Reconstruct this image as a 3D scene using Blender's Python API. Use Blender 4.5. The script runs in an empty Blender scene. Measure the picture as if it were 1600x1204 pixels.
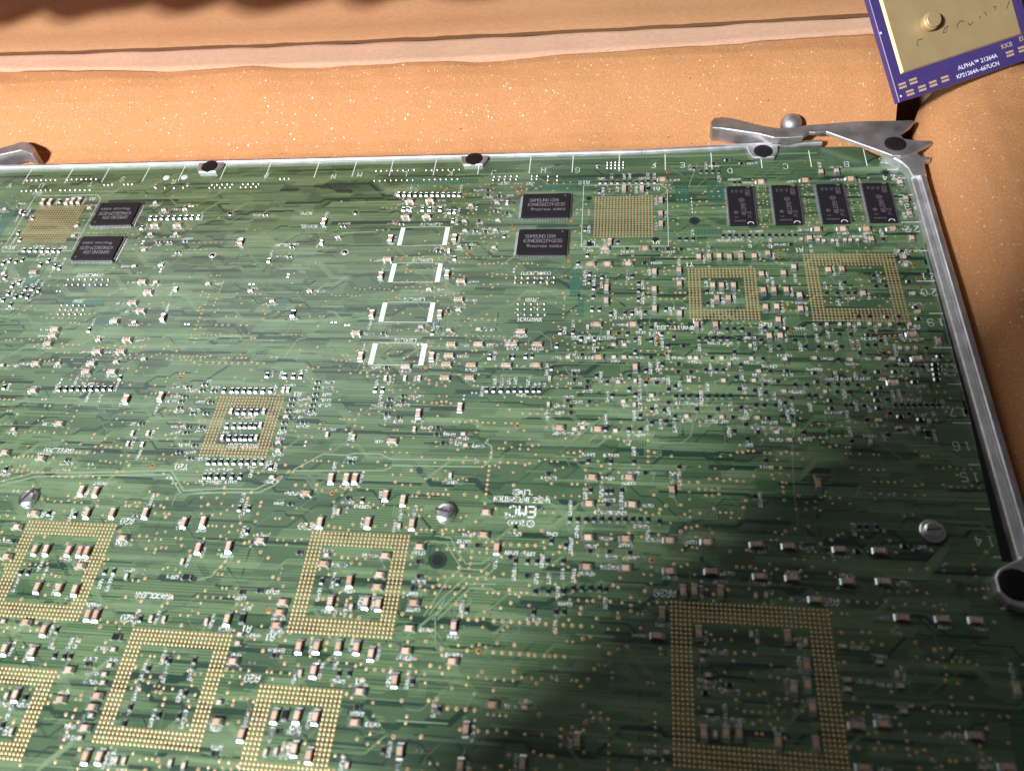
import bpy, bmesh, math, random
from mathutils import Vector, Matrix
# 1 Blender unit = 1 cm
D = bpy.data
S = bpy.context.scene
S.unit_settings.scale_length = 0.01
COL = S.collection
rnd = random.Random(7)

# ------------------------------------------------------------------ camera
cam = D.objects.new('camera', D.cameras.new('camera'))
COL.objects.link(cam)
_r, _u, _f = Vector((0.98980, 0.09414, -0.10692)), Vector((-0.01662, 0.82171, 0.56966)), Vector((-0.14149, 0.56207, -0.81490))
cam.matrix_world = Matrix(((_r.x, _u.x, -_f.x, 3.8586), (_r.y, _u.y, -_f.y, -16.4089), (_r.z, _u.z, -_f.z, 22.7098), (0, 0, 0, 1)))
cam.data.lens = 27.8285
cam.data.sensor_width = 36.0
cam.data.clip_start = 0.1
cam.data.clip_end = 5000
cam.data.dof.use_dof = True
cam.data.dof.focus_distance = 32.0
cam.data.dof.aperture_fstop = 0.125
S.camera = cam

# ------------------------------------------------------------------ room light
world = D.worlds.new('World')
S.world = world
world.use_nodes = True
bg = world.node_tree.nodes['Background']
bg.inputs['Color'].default_value = (0.92, 0.95, 1.0, 1)
bg.inputs['Strength'].default_value = 0.04


def area(name, loc, target, sx, sy, radiance, col):
    l = D.lights.new(name, 'AREA')
    l.shape = 'RECTANGLE'
    l.size, l.size_y = sx, sy
    l.energy = radiance * math.pi * sx * sy
    l.color = col
    o = D.objects.new(name, l)
    COL.objects.link(o)
    o.location = loc
    o.rotation_euler = (Vector(target) - Vector(loc)).to_track_quat('-Z', 'Y').to_euler()
    return o


area('room_lamp', (-62, -78, 84), (0, 0, 0), 13, 13, 700, (0.95, 0.975, 1.0))          # key from front-left
area('window_light', (-76, 106, 100), (-8, 3, 0), 116, 92, 1.9, (0.95, 0.985, 1.0))     # bright window, back-left

S.view_settings.view_transform = 'Standard'
S.view_settings.look = 'None'
S.view_settings.exposure = 0.0
S.view_settings.gamma = 1.0
S.view_settings.use_curve_mapping = False
S.render.engine = 'CYCLES'
S.render.resolution_x, S.render.resolution_y = 1024, 770
S.cycles.use_denoising = True
S.cycles.max_bounces = 6


# ------------------------------------------------------------------ helpers
def tag(o, label=None, cat=None, kind=None, group=None):
    if label: o['label'] = label
    if cat: o['category'] = cat
    if kind: o['kind'] = kind
    if group: o['group'] = group
    return o


def link(name, mesh, parent=None, loc=None, rz=None):
    o = D.objects.new(name, mesh)
    COL.objects.link(o)
    if parent is not None: o.parent = parent
    if loc is not None: o.location = loc
    if rz is not None: o.rotation_euler = (0, 0, rz)
    return o


def empty(name, loc=(0, 0, 0)):
    o = D.objects.new(name, None)
    o.empty_display_size = 0.5
    COL.objects.link(o)
    o.location = loc
    return o


class MB:
    """collects vertices and faces (with material slots)"""
    def __init__(s): s.v, s.f, s.m = [], [], []
    def add(s, vs, fs, m=0):
        b = len(s.v)
        s.v += [tuple(q) for q in vs]
        s.f += [tuple(i + b for i in f) for f in fs]
        s.m += [m] * len(fs)
    def box(s, x0, x1, y0, y1, z0, z1, m=0, c=0.0, bottom=True):
        """box; c chamfers the four upper edges"""
        if c <= 0:
            s.add([(x0, y0, z0), (x1, y0, z0), (x1, y1, z0), (x0, y1, z0), (x0, y0, z1), (x1, y0, z1), (x1, y1, z1), (x0, y1, z1)],
                  ([(3, 2, 1, 0)] if bottom else []) + [(4, 5, 6, 7), (0, 1, 5, 4), (1, 2, 6, 5), (2, 3, 7, 6), (3, 0, 4, 7)], m)
        else:
            z = z1 - c
            s.add([(x0, y0, z0), (x1, y0, z0), (x1, y1, z0), (x0, y1, z0), (x0, y0, z), (x1, y0, z), (x1, y1, z), (x0, y1, z),
                   (x0 + c, y0 + c, z1), (x1 - c, y0 + c, z1), (x1 - c, y1 - c, z1), (x0 + c, y1 - c, z1)],
                  ([(3, 2, 1, 0)] if bottom else []) + [(8, 9, 10, 11)] +
                  [(i, (i + 1) % 4, 4 + (i + 1) % 4, 4 + i) for i in range(4)] + [(4 + i, 4 + (i + 1) % 4, 8 + (i + 1) % 4, 8 + i) for i in range(4)], m)
    def quad(s, a, b, w, z, m=0, ext=0.0):
        """flat strip of width w from a to b"""
        dx, dy = b[0] - a[0], b[1] - a[1]
        L = math.hypot(dx, dy) or 1e-6
        ux, uy = dx / L, dy / L
        ax, ay, bx, by = a[0] - ux * ext, a[1] - uy * ext, b[0] + ux * ext, b[1] + uy * ext
        nx, ny = -uy * w / 2, ux * w / 2
        s.add([(ax - nx, ay - ny, z), (bx - nx, by - ny, z), (bx + nx, by + ny, z), (ax + nx, ay + ny, z)], [(0, 1, 2, 3)], m)
    def path(s, pts, w, z, m=0):
        """mitred flat strip along pts"""
        n = len(pts)
        vs = []
        for i in range(n):
            a = pts[max(0, i - 1)]; b = pts[i]; c = pts[min(n - 1, i + 1)]
            d1 = Vector((b[0] - a[0], b[1] - a[1])); d2 = Vector((c[0] - b[0], c[1] - b[1]))
            if d1.length < 1e-9: d1 = d2
            if d2.length < 1e-9: d2 = d1
            d1.normalize(); d2.normalize()
            t = d1 + d2
            if t.length < 1e-6: t = d1
            t.normalize()
            k = w / 2 / max(0.5, t.dot(d1))
            vs += [(b[0] - t.y * k, b[1] + t.x * k, z), (b[0] + t.y * k, b[1] - t.x * k, z)]
        s.add(vs, [(2 * i + 1, 2 * i + 3, 2 * i + 2, 2 * i) for i in range(n - 1)], m)
    def dome(s, x, y, r, h, n=8, z=0.003, m=0, k=0.6):
        vs = [(x, y, z + h)]
        for rr, zz in ((r * k, z + h * 0.8), (r, z)):
            vs += [(x + rr * math.cos(2 * math.pi * i / n), y + rr * math.sin(2 * math.pi * i / n), zz) for i in range(n)]
        fs = [(0, 1 + i, 1 + (i + 1) % n) for i in range(n)]
        fs += [(1 + i, 1 + n + i, 1 + n + (i + 1) % n, 1 + (i + 1) % n) for i in range(n)]
        s.add(vs, fs, m)
    def ring(s, x, y, r0, r1, z, n=12, m=0, zin=None):
        zin = z if zin is None else zin
        c = [(math.cos(2 * math.pi * i / n), math.sin(2 * math.pi * i / n)) for i in range(n)]
        s.add([(x + r0 * a, y + r0 * b, zin) for a, b in c] + [(x + r1 * a, y + r1 * b, z) for a, b in c],
              [(i, n + i, n + (i + 1) % n, (i + 1) % n) for i in range(n)], m)
    def disc(s, x, y, r, z, n=12, m=0):
        s.add([(x + r * math.cos(2 * math.pi * i / n), y + r * math.sin(2 * math.pi * i / n), z) for i in range(n)], [tuple(range(n))], m)
    def lathe(s, prof, x=0, y=0, n=24, m=0):
        b = []
        for r, z in prof:
            b += [(x + r * math.cos(2 * math.pi * i / n), y + r * math.sin(2 * math.pi * i / n), z) for i in range(n)]
        fs = []
        for j in range(len(prof) - 1):
            for i in range(n):
                fs.append((j * n + i, j * n + (i + 1) % n, (j + 1) * n + (i + 1) % n, (j + 1) * n + i))
        if prof[-1][0] > 1e-4: fs.append(tuple((len(prof) - 1) * n + i for i in range(n)))
        s.add(b, fs, m)
    def prism(s, pts, z0, z1, m=0, c=0.0):
        """polygon extruded from z0 to z1, optional chamfer of the top edge"""
        n = len(pts)
        ar = sum(pts[i][0] * pts[(i + 1) % n][1] - pts[(i + 1) % n][0] * pts[i][1] for i in range(n))
        if ar < 0: pts = pts[::-1]
        rings = [[(x, y, z0) for x, y in pts]]
        if c > 0:
            rings.append([(x, y, z1 - c) for x, y in pts])
            ins = []
            for i in range(n):
                a, b, d = Vector(pts[i - 1]), Vector(pts[i]), Vector(pts[(i + 1) % n])
                e1, e2 = (b - a).normalized(), (d - b).normalized()
                n1, n2 = Vector((-e1.y, e1.x)), Vector((-e2.y, e2.x))
                t = n1 + n2
                t = n1 if t.length < 1e-4 else t.normalized() / max(0.45, t.normalized().dot(n1))
                ins.append((b.x + t.x * c, b.y + t.y * c, z1))
            rings.append(ins)
        else:
            rings.append([(x, y, z1) for x, y in pts])
        vs = [q for r in rings for q in r]
        k = len(rings)
        fs = [tuple(range(n))[::-1], tuple((k - 1) * n + i for i in range(n))]
        for j in range(k - 1):
            fs += [(j * n + i, j * n + (i + 1) % n, (j + 1) * n + (i + 1) % n, (j + 1) * n + i) for i in range(n)]
        s.add(vs, fs, m)
    def mesh(s, name, mats, smooth=False):
        me = D.meshes.new(name)
        me.from_pydata(s.v, [], s.f)
        for q in (mats if isinstance(mats, (list, tuple)) else [mats]): me.materials.append(q)
        if len(me.materials) > 1: me.polygons.foreach_set('material_index', s.m)
        if smooth: me.polygons.foreach_set('use_smooth', [True] * len(me.polygons))
        me.update()
        return me
    def build(s, name, mats, parent=None, smooth=False, loc=None):
        return link(name, s.mesh(name, mats, smooth), parent, loc)


def bevel(o, w, seg=2):
    md = o.modifiers.new('edge', 'BEVEL')
    md.width = w
    md.segments = seg
    md.limit_method = 'ANGLE'
    md.angle_limit = math.radians(40)
    return o


# ------------------------------------------------------------------ materials
def mat(name, col, rough=0.5, metal=0.0, spec=0.5):
    m = D.materials.new(name)
    m.use_nodes = True
    b = m.node_tree.nodes['Principled BSDF']
    b.inputs['Base Color'].default_value = (*col, 1)
    b.inputs['Roughness'].default_value = rough
    b.inputs['Metallic'].default_value = metal
    b.inputs['Specular IOR Level'].default_value = spec
    return m


class NT:
    def __init__(s, m): s.t = m.node_tree; s.b = s.t.nodes['Principled BSDF']; s.tc = s.n('ShaderNodeTexCoord')
    def n(s, ty, **k):
        q = s.t.nodes.new(ty)
        for a, v in k.items(): setattr(q, a, v)
        return q
    def l(s, a, b): s.t.links.new(a, b)
    def mapped(s, scale):
        mp = s.n('ShaderNodeMapping'); mp.inputs['Scale'].default_value = scale
        s.l(s.tc.outputs['Object'], mp.inputs['Vector']); return mp.outputs['Vector']
    def noise(s, scale, detail=3, vec=None, rough=0.5):
        q = s.n('ShaderNodeTexNoise'); q.inputs['Scale'].default_value = scale; q.inputs['Detail'].default_value = detail
        q.inputs['Roughness'].default_value = rough
        s.l(vec if vec is not None else s.tc.outputs['Object'], q.inputs['Vector']); return q
    def ramp(s, fac, stops):
        q = s.n('ShaderNodeValToRGB'); e = q.color_ramp.elements
        while len(e) < len(stops): e.new(0.5)
        for i, (p_, c) in enumerate(stops): e[i].position = p_; e[i].color = (*c, 1) if len(c) == 3 else c
        s.l(fac, q.inputs['Fac']); return q.outputs['Color']
    def mix(s, fac, a, b, blend='MIX'):
        q = s.n('ShaderNodeMix', data_type='RGBA', blend_type=blend)
        for v, i in ((fac, 0), (a, 6), (b, 7)):
            if hasattr(v, 'links'): s.l(v, q.inputs[i])
            else: q.inputs[i].default_value = v if i == 0 else (*v, 1)
        return q.outputs[2]
    def math(s, op, a, b=0.5):
        q = s.n('ShaderNodeMath', operation=op)
        for v, i in ((a, 0), (b, 1)):
            if hasattr(v, 'links'): s.l(v, q.inputs[i])
            else: q.inputs[i].default_value = v
        return q.outputs[0]
    def bump(s, h, strength, dist=0.01):
        q = s.n('ShaderNodeBump'); q.inputs['Strength'].default_value = strength; q.inputs['Distance'].default_value = dist
        s.l(h, q.inputs['Height']); s.l(q.outputs['Normal'], s.b.inputs['Normal']); return q


def solder_mask(name, a, b, fine=0.0):
    m = mat(name, a, 0.3, 0, 0.95)
    t = NT(m)
    t.b.inputs['IOR'].default_value = 1.56
    big = t.noise(0.22, 4)
    c = t.mix(t.ramp(big.outputs['Fac'], [(0.35, (0, 0, 0)), (0.68, (1, 1, 1))]), a, b)
    mid = t.noise(1.0, 3, t.mapped((0.35, 2.6, 1)))
    c = t.mix(0.2, c, t.ramp(mid.outputs['Fac'], [(0.35, (0.55, 0.55, 0.55)), (0.65, (1.25, 1.25, 1.25))]), 'MULTIPLY')
    if fine:
        w = t.n('ShaderNodeTexWave', wave_type='BANDS', bands_direction='Y', wave_profile='SIN')
        w.inputs['Scale'].default_value = 3.4
        w.inputs['Distortion'].default_value = 0.0
        t.l(t.tc.outputs['Object'], w.inputs['Vector'])
        vo = t.n('ShaderNodeTexVoronoi', distance='MANHATTAN')
        vo.inputs['Scale'].default_value = 0.9
        t.l(t.mapped((0.45, 1.1, 1)), vo.inputs['Vector'])
        se = t.n('ShaderNodeSeparateColor')
        t.l(vo.outputs['Color'], se.inputs['Color'])
        k = t.math('MULTIPLY', t.ramp(se.outputs['Red'], [(0.45, (0, 0, 0)), (0.55, (1, 1, 1))]), t.ramp(w.outputs['Fac'], [(0.35, (0, 0, 0)), (0.65, (1, 1, 1))]))
        c = t.mix(t.math('MULTIPLY', k, fine), c, (b[0] * 2.0, b[1] * 1.75, b[2] * 1.7))
    t.l(c, t.b.inputs['Base Color'])
    r = t.noise(0.8, 6, None, 0.65)
    t.l(t.ramp(r.outputs['Fac'], [(0.3, (0.28, 0.28, 0.28)), (0.7, (0.40, 0.40, 0.40))]), t.b.inputs['Roughness'])
    t.bump(t.noise(9.0, 2).outputs['Fac'], 0.02, 0.01)
    return m


M = {}
M['mask'] = solder_mask('solder_mask', (0.045, 0.090, 0.041), (0.064, 0.118, 0.053), 0.7)
M['mask_dark'] = solder_mask('solder_mask_over_bare_laminate', (0.009, 0.032, 0.020), (0.014, 0.042, 0.026))
M['mask_light'] = solder_mask('solder_mask_over_copper', (0.135, 0.215, 0.100), (0.185, 0.260, 0.140))
M['mask_pale'] = solder_mask('solder_mask_over_bright_copper', (0.20, 0.29, 0.17), (0.24, 0.31, 0.20))
M['mask_teal'] = solder_mask('solder_mask_thin_teal', (0.022, 0.105, 0.072), (0.030, 0.125, 0.088))
M['edge'] = mat('laminate_edge', (0.10, 0.13, 0.06), 0.8)


def goldish(name, a, b, rough, metal=0.85):
    m = mat(name, a, rough, metal)
    t = NT(m)
    t.l(t.mix(t.noise(9, 2).outputs['Fac'], a, b), t.b.inputs['Base Color'])
    return m


M['gold'] = goldish('gold_plating', (0.70, 0.50, 0.28), (0.60, 0.40, 0.22), 0.40, 0.4)
M['pad'] = goldish('solder_ball_pad', (0.58, 0.41, 0.21), (0.46, 0.32, 0.16), 0.42, 0.5)
M['copper'] = goldish('copper_land', (0.72, 0.34, 0.12), (0.62, 0.28, 0.10), 0.45, 0.7)
M['tin'] = mat('tinned_solder', (0.82, 0.82, 0.84), 0.32, 1.0)
M['lead'] = mat('plated_lead', (0.80, 0.80, 0.83), 0.3, 0.9)
M['silk'] = mat('silkscreen_white', (0.78, 0.82, 0.78), 0.55)
M['epoxy'] = mat('black_epoxy', (0.015, 0.013, 0.016), 0.5, 0, 0.22)
t = NT(M['epoxy']); t.bump(t.noise(60, 2).outputs['Fac'], 0.25, 0.004)
M['print'] = mat('grey_laser_print', (0.25, 0.235, 0.25), 0.6)
M['print_dim'] = mat('faint_laser_print', (0.13, 0.11, 0.125), 0.6)
M['print_white'] = mat('white_ink', (0.78, 0.80, 0.86), 0.5)
M['hole'] = mat('drilled_hole', (0.004, 0.006, 0.005), 0.9)


def ceramic(name, a, b):
    m = mat(name, a, 0.5)
    t = NT(m)
    oi = t.n('ShaderNodeObjectInfo')
    t.l(t.mix(oi.outputs['Random'], a, b), t.b.inputs['Base Color'])
    return m


M['cap'] = ceramic('capacitor_ceramic', (0.50, 0.31, 0.20), (0.66, 0.47, 0.36))
M['cap_small'] = ceramic('pale_capacitor_ceramic', (0.58, 0.43, 0.36), (0.70, 0.56, 0.49))
M['cap_violet'] = mat('violet_capacitor_ceramic', (0.36, 0.30, 0.52), 0.45)
M['res'] = mat('resistor_glaze', (0.012, 0.012, 0.018), 0.35)
M['alumina'] = mat('resistor_alumina', (0.55, 0.55, 0.58), 0.6)


def aluminium(name, col, rough, streak=True):
    m = mat(name, col, rough, 1.0)
    t = NT(m)
    n1 = t.noise(1.6, 5)
    t.l(t.mix(t.ramp(n1.outputs['Fac'], [(0.3, (0, 0, 0)), (0.7, (1, 1, 1))]), tuple(c * 0.74 for c in col), col), t.b.inputs['Base Color'])
    n2 = t.noise(1.2, 3)
    t.l(t.ramp(n2.outputs['Fac'], [(0.3, (rough * 0.85,) * 3), (0.7, (rough * 1.2,) * 3)]), t.b.inputs['Roughness'])
    t.bump(t.noise(30, 3).outputs['Fac'], 0.05, 0.006)
    return m


M['alu'] = aluminium('rail_aluminium', (0.80, 0.80, 0.82), 0.52)
M['cast'] = aluminium('cast_lever_metal', (0.56, 0.54, 0.55), 0.55)
M['steel'] = aluminium('screw_steel', (0.88, 0.88, 0.90), 0.34)
M['slot'] = mat('screw_slot', (0.05, 0.05, 0.055), 0.6, 0.3)
M['rubber'] = mat('black_rivet', (0.010, 0.008, 0.009), 0.7, 0, 0.25)


def foam_mat(name, a, b):
    m = mat(name, a, 0.8, 0, 0.35)
    t = NT(m)
    n1 = t.noise(0.5, 6)
    c = t.mix(n1.outputs['Fac'], a, b)
    n2 = t.noise(14, 3)
    c = t.mix(0.5, c, t.ramp(n2.outputs['Fac'], [(0.3, (0.72, 0.70, 0.66)), (0.7, (1.2, 1.2, 1.2))]), 'MULTIPLY')
    cbase = c
    # closed-cell film facets: a share of the cells are glossy flakes with their own tilt
    acc_f, acc_v = None, None
    nrm = t.n('ShaderNodeNewGeometry')
    for sc, th in ((7.0, 0.86), (14.0, 0.76)):
        vo = t.n('ShaderNodeTexVoronoi'); vo.inputs['Scale'].default_value = sc
        t.l(t.tc.outputs['Object'], vo.inputs['Vector'])
        se = t.n('ShaderNodeSeparateColor'); t.l(vo.outputs['Color'], se.inputs['Color'])
        flake = t.math('MULTIPLY', t.math('GREATER_THAN', se.outputs['Red'], th), t.math('LESS_THAN', vo.outputs['Distance'], 0.21))
        v1 = t.n('ShaderNodeVectorMath', operation='SUBTRACT'); t.l(vo.outputs['Color'], v1.inputs[0]); v1.inputs[1].default_value = (0.91, 0.5, 0.5)
        v2 = t.n('ShaderNodeVectorMath', operation='SCALE'); t.l(v1.outputs[0], v2.inputs[0]); t.l(t.math('MULTIPLY', flake, 1.7), v2.inputs['Scale'])
        if acc_f is None: acc_f, acc_v = flake, v2.outputs[0]
        else:
            acc_f = t.math('MAXIMUM', acc_f, flake)
            ad = t.n('ShaderNodeVectorMath', operation='ADD'); t.l(acc_v, ad.inputs[0]); t.l(v2.outputs[0], ad.inputs[1]); acc_v = ad.outputs[0]
    bu = t.n('ShaderNodeBump'); bu.inputs['Strength'].default_value = 0.55; bu.inputs['Distance'].default_value = 0.04
    t.l(t.noise(11, 4).outputs['Fac'], bu.inputs['Height'])
    ad = t.n('ShaderNodeVectorMath', operation='ADD'); t.l(bu.outputs['Normal'], ad.inputs[0]); t.l(acc_v, ad.inputs[1])
    no = t.n('ShaderNodeVectorMath', operation='NORMALIZE'); t.l(ad.outputs[0], no.inputs[0])
    t.l(no.outputs[0], t.b.inputs['Normal'])
    t.l(t.math('SUBTRACT', 0.82, t.math('MULTIPLY', acc_f, 0.60)), t.b.inputs['Roughness'])
    t.l(t.math('ADD', 0.3, t.math('MULTIPLY', acc_f, 0.7)), t.b.inputs['Specular IOR Level'])
    t.l(t.mix(acc_f, cbase, (0.88, 0.66, 0.50)), t.b.inputs['Base Color'])  # flakes paler than the foam: sparkle painted into the base colour
    t.l(t.math('MULTIPLY', acc_f, 0.0), t.b.inputs['Metallic'])
    t.b.inputs['Subsurface Weight'].default_value = 0.0
    return m


M['foam'] = foam_mat('orange_packing_foam', (0.51, 0.235, 0.095), (0.56, 0.265, 0.11))
M['foam_pink'] = mat('pink_convoluted_foam', (0.66, 0.42, 0.38), 0.9)


def cardboard(name, a, b):
    m = mat(name, a, 0.85, 0, 0.25)
    t = NT(m)
    c = t.mix(t.noise(0.5, 5).outputs['Fac'], a, b)
    c = t.mix(0.5, c, t.ramp(t.noise(9, 5, t.mapped((0.5, 1.6, 1))).outputs['Fac'], [(0.3, (0.78, 0.76, 0.74)), (0.7, (1.14, 1.14, 1.14))]), 'MULTIPLY')
    t.l(c, t.b.inputs['Base Color'])
    t.bump(t.noise(7, 5, t.mapped((0.4, 2.0, 1))).outputs['Fac'], 0.25, 0.02)
    return m


M['card'] = cardboard('kraft_cardboard', (0.42, 0.21, 0.098), (0.47, 0.245, 0.12))
M['card_edge'] = cardboard('worn_cardboard_edge', (0.55, 0.33, 0.22), (0.60, 0.37, 0.25))
M['crease_shade'] = mat('crease_shade_brown', (0.17, 0.075, 0.03), 0.9)  # recess shade of the fold painted as flat dark brown
M['table'] = mat('dark_table', (0.05, 0.035, 0.025), 0.6)

# ------------------------------------------------------------------ setting: table, box, foam
mb = MB()
mb.add([(-90, -90, -6), (90, -90, -6), (90, 90, -6), (-90, 90, -6)], [(0, 1, 2, 3)])
tag(mb.build('ground', M['table']), kind='structure')


def grid_mesh(name, nx, ny, fn, material, parent=None):
    vs = [fn(i / nx, j / ny) for j in range(ny + 1) for i in range(nx + 1)]
    fs = [(j * (nx + 1) + i, j * (nx + 1) + i + 1, (j + 1) * (nx + 1) + i + 1, (j + 1) * (nx + 1) + i) for j in range(ny) for i in range(nx)]
    b = MB(); b.add(vs, fs)
    return b.build(name, material, parent, True)


from mathutils import noise as mnoise


def wob(x, y, k, a):
    return a * mnoise.noise(Vector((x * k, y * k, 3.1)))


def foam_profile(t, h, w, drop):
    """side profile of a soft foam block: 0..1 -> (inward distance, height); rises from -drop, rounds over to h"""
    pts = ([(0.0, -drop), (0.05, -0.35), (0.7, -0.25), (1.2, 0.0), (1.6, 0.45), (2.1, 1.05), (2.7, 1.55), (3.3, 1.85), (3.8, 2.0), (w, 2.0), (w + 0.05, -drop)] if drop > 5.6 else
           [(0.0, -drop), (0.05, -0.2), (0.25, 0.35), (0.7, 1.0), (1.25, 1.45), (2.0, 1.78), (2.9, 1.95), (4.0, 2.0), (w, 2.0), (w + 0.05, 1.6), (w + 0.05, -drop)])
    pts = [(a, b if b < 0 else b * h / 2.0) for a, b in pts]
    x = t * (len(pts) - 1)
    i = min(int(x), len(pts) - 2)
    f = x - i
    a, b = pts[i], pts[i + 1]
    return a[0] + (b[0] - a[0]) * f, a[1] + (b[1] - a[1]) * f


def rim_y(x): return 15.80 + 0.0089 * (x + 4.4) + 0.00187 * (x + 4.4) ** 2


def crease_y(x): return 17.20 + 0.0007 * (x + 4.4) ** 2


def back_foam(u, v):
    x = -52 + u * 67.0
    w = rim_y(x) - 11.72
    d, z = foam_profile(v, 2.0, w, 5.7)
    xr = x
    if z > -1: z += wob(x, d, 0.25, 0.16) + wob(x, d, 1.1, 0.04)
    if u > 0.97: z = min(z, z - 0.0 + (0.985 - u) * 14 if u > 0.985 else z)
    return (xr, 11.72 + d + wob(x, 9, 0.12, 0.12) * (1 if d > 0.2 else 0), z)


o = grid_mesh('foam_pad', 200, 60, back_foam, M['foam'])
tag(o, 'sparkling orange foam strip along the back edge of the circuit board', 'foam')


def right_foam(u, v):
    yy = 15.6 - u * 36.7
    d, z = foam_profile(v, 1.7, 7.5, 5.5)
    y0 = 15.6 - yy
    r = 3.4
    inx = 0.0
    if y0 < r: inx = r - math.sqrt(max(0, r * r - (r - y0) ** 2))
    k = min(1.0, (y0 + 0.15) / 1.9)
    if z > 0: z = z * math.sin(k * math.pi / 2) ** 0.6
    if z > -1: z += wob(yy, d, 0.3, 0.16) + wob(yy, d, 1.2, 0.04)
    return (15.72 + d * 1.05 + inx * 0.62 + wob(yy, 2, 0.15, 0.1), yy, z)


o = grid_mesh('foam_pad', 120, 60, right_foam, M['foam'])
tag(o, 'rounded orange foam block beside the metal side rail', 'foam')
mb = MB()
mb.box(-52, 26, -24, 13, -5.6, -3.2)
under_pad = mb.build('floor_pad', M['foam'])

boxo = empty('cardboard_box', (0, 20, -6))
tag(boxo, 'brown cardboard box with folded rim behind the back foam', 'box')


def child(o, par):
    o.parent = par
    o.matrix_parent_inverse = Matrix.Translation(-par.location)
    return o


def rim(u, v):
    x = -54 + u * 80
    yb = rim_y(x) + 0.02; q = crease_y(x) - yb
    pts = [(-0.05, -4.0), (-0.05, 1.95), (0.05, 2.10), (q * .5, 2.18), (q - .12, 2.26), (q - .02, 2.20), (q - .02, 1.2)]
    i = min(int(v * 6), 5); f = v * 6 - i
    a, b = pts[i], pts[i + 1]
    return (x, yb + a[0] + (b[0] - a[0]) * f + (wob(x, 4, 0.6, 0.06) if 0.55 < v < 0.9 else wob(x, 8, 0.3, 0.05)), a[1] + (b[1] - a[1]) * f + (wob(x, v * 3, 0.5, 0.05) if v > 0.2 else 0))


child(under_pad, boxo)
child(grid_mesh('rim', 160, 24, rim, M['card_edge']), boxo)


def flap(u, v):
    x = -54 + u * 80
    yb = crease_y(x) + 0.17 + wob(x, 3, 1.5, 0.05)
    d = v * 10
    return (x, yb + d * 0.93, 2.12 + d * 0.29 + 0.10 * math.sin(min(d, 1.2) / 1.2 * math.pi) + wob(x, d, 0.15, 0.12))


def crease_shade(u, v):
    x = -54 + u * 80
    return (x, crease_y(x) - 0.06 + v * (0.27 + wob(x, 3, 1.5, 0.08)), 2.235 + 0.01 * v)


child(grid_mesh('crease_shade', 120, 1, crease_shade, M['crease_shade']), boxo)
fl = child(grid_mesh('flap', 60, 30, flap, M['card']), boxo)
sol = fl.modifiers.new('thickness', 'SOLIDIFY'); sol.thickness = 0.4; sol.offset = -1
mb = MB(); mb.box(-54, 26, 22, 22.4, -6, -1.0)
child(mb.build('wall', M['card']), boxo)

# curled convoluted foam sheet whose scalloped front edge hangs over the far flap
def egg(u, v):
    x = -33 + u * 32
    ph = (x + 25.3 + 0.6 * math.sin(x * 0.7)) * 2 * math.pi / 5.1
    lobe = math.sin(ph + 0.6 * math.sin(ph)) * (0.8 + 0.25 * math.sin(x * 0.37))
    P0 = Vector((x, 20.2 - 0.6 * lobe, 3.0))
    E0 = P0 + (Vector((-62, -78, 84)) - P0) * 0.055
    a = v * math.pi * 0.62
    return (E0.x + 0.15 * v, E0.y + 5.2 * (1 - math.cos(a)) / 1.37 + 0.6 * v, E0.z + 1.9 * math.sin(a) - 4.6 * v * v * v + 0.3 * lobe * v * (1 - v))
o = grid_mesh('convoluted_foam', 150, 30, egg, M['foam_pink'])
sol = o.modifiers.new('thickness', 'SOLIDIFY'); sol.thickness = 0.8; sol.offset = 1
tag(o, 'pink convoluted foam sheet curling over the far box flap', 'foam')

# front wall of the box, then an added unseen board shading the lower right
mb = MB(); mb.box(-54, 26, -27.4, -27, -6, -2.5)
child(mb.build('wall', M['card']), boxo)
mb = MB(); mb.box(-3.9, 7.5, -0.2, 0.2, -6, 36, c=0.05)
cf = mb.build('shadow_blocker', M['card'])
cf.location = (-8.15, -25.75, 0); cf.rotation_euler = (0, 0, math.radians(-46))
child(cf, boxo)

# ------------------------------------------------------------------ circuit board
board = empty('circuit_board', (0, 0, 0))
tag(board, 'large green circuit board with gold pad grids and metal edge rails', 'circuit board')
mb = MB()
mb.prism([(-44, -17), (14.98, -17), (14.98, 9.9), (13.2, 11.62), (-44, 11.55)], -0.28, 0.0)
mb.m = [1] * len(mb.f); mb.m[1] = 0
mb.build('laminate', [M['mask'], M['edge']], board)

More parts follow.
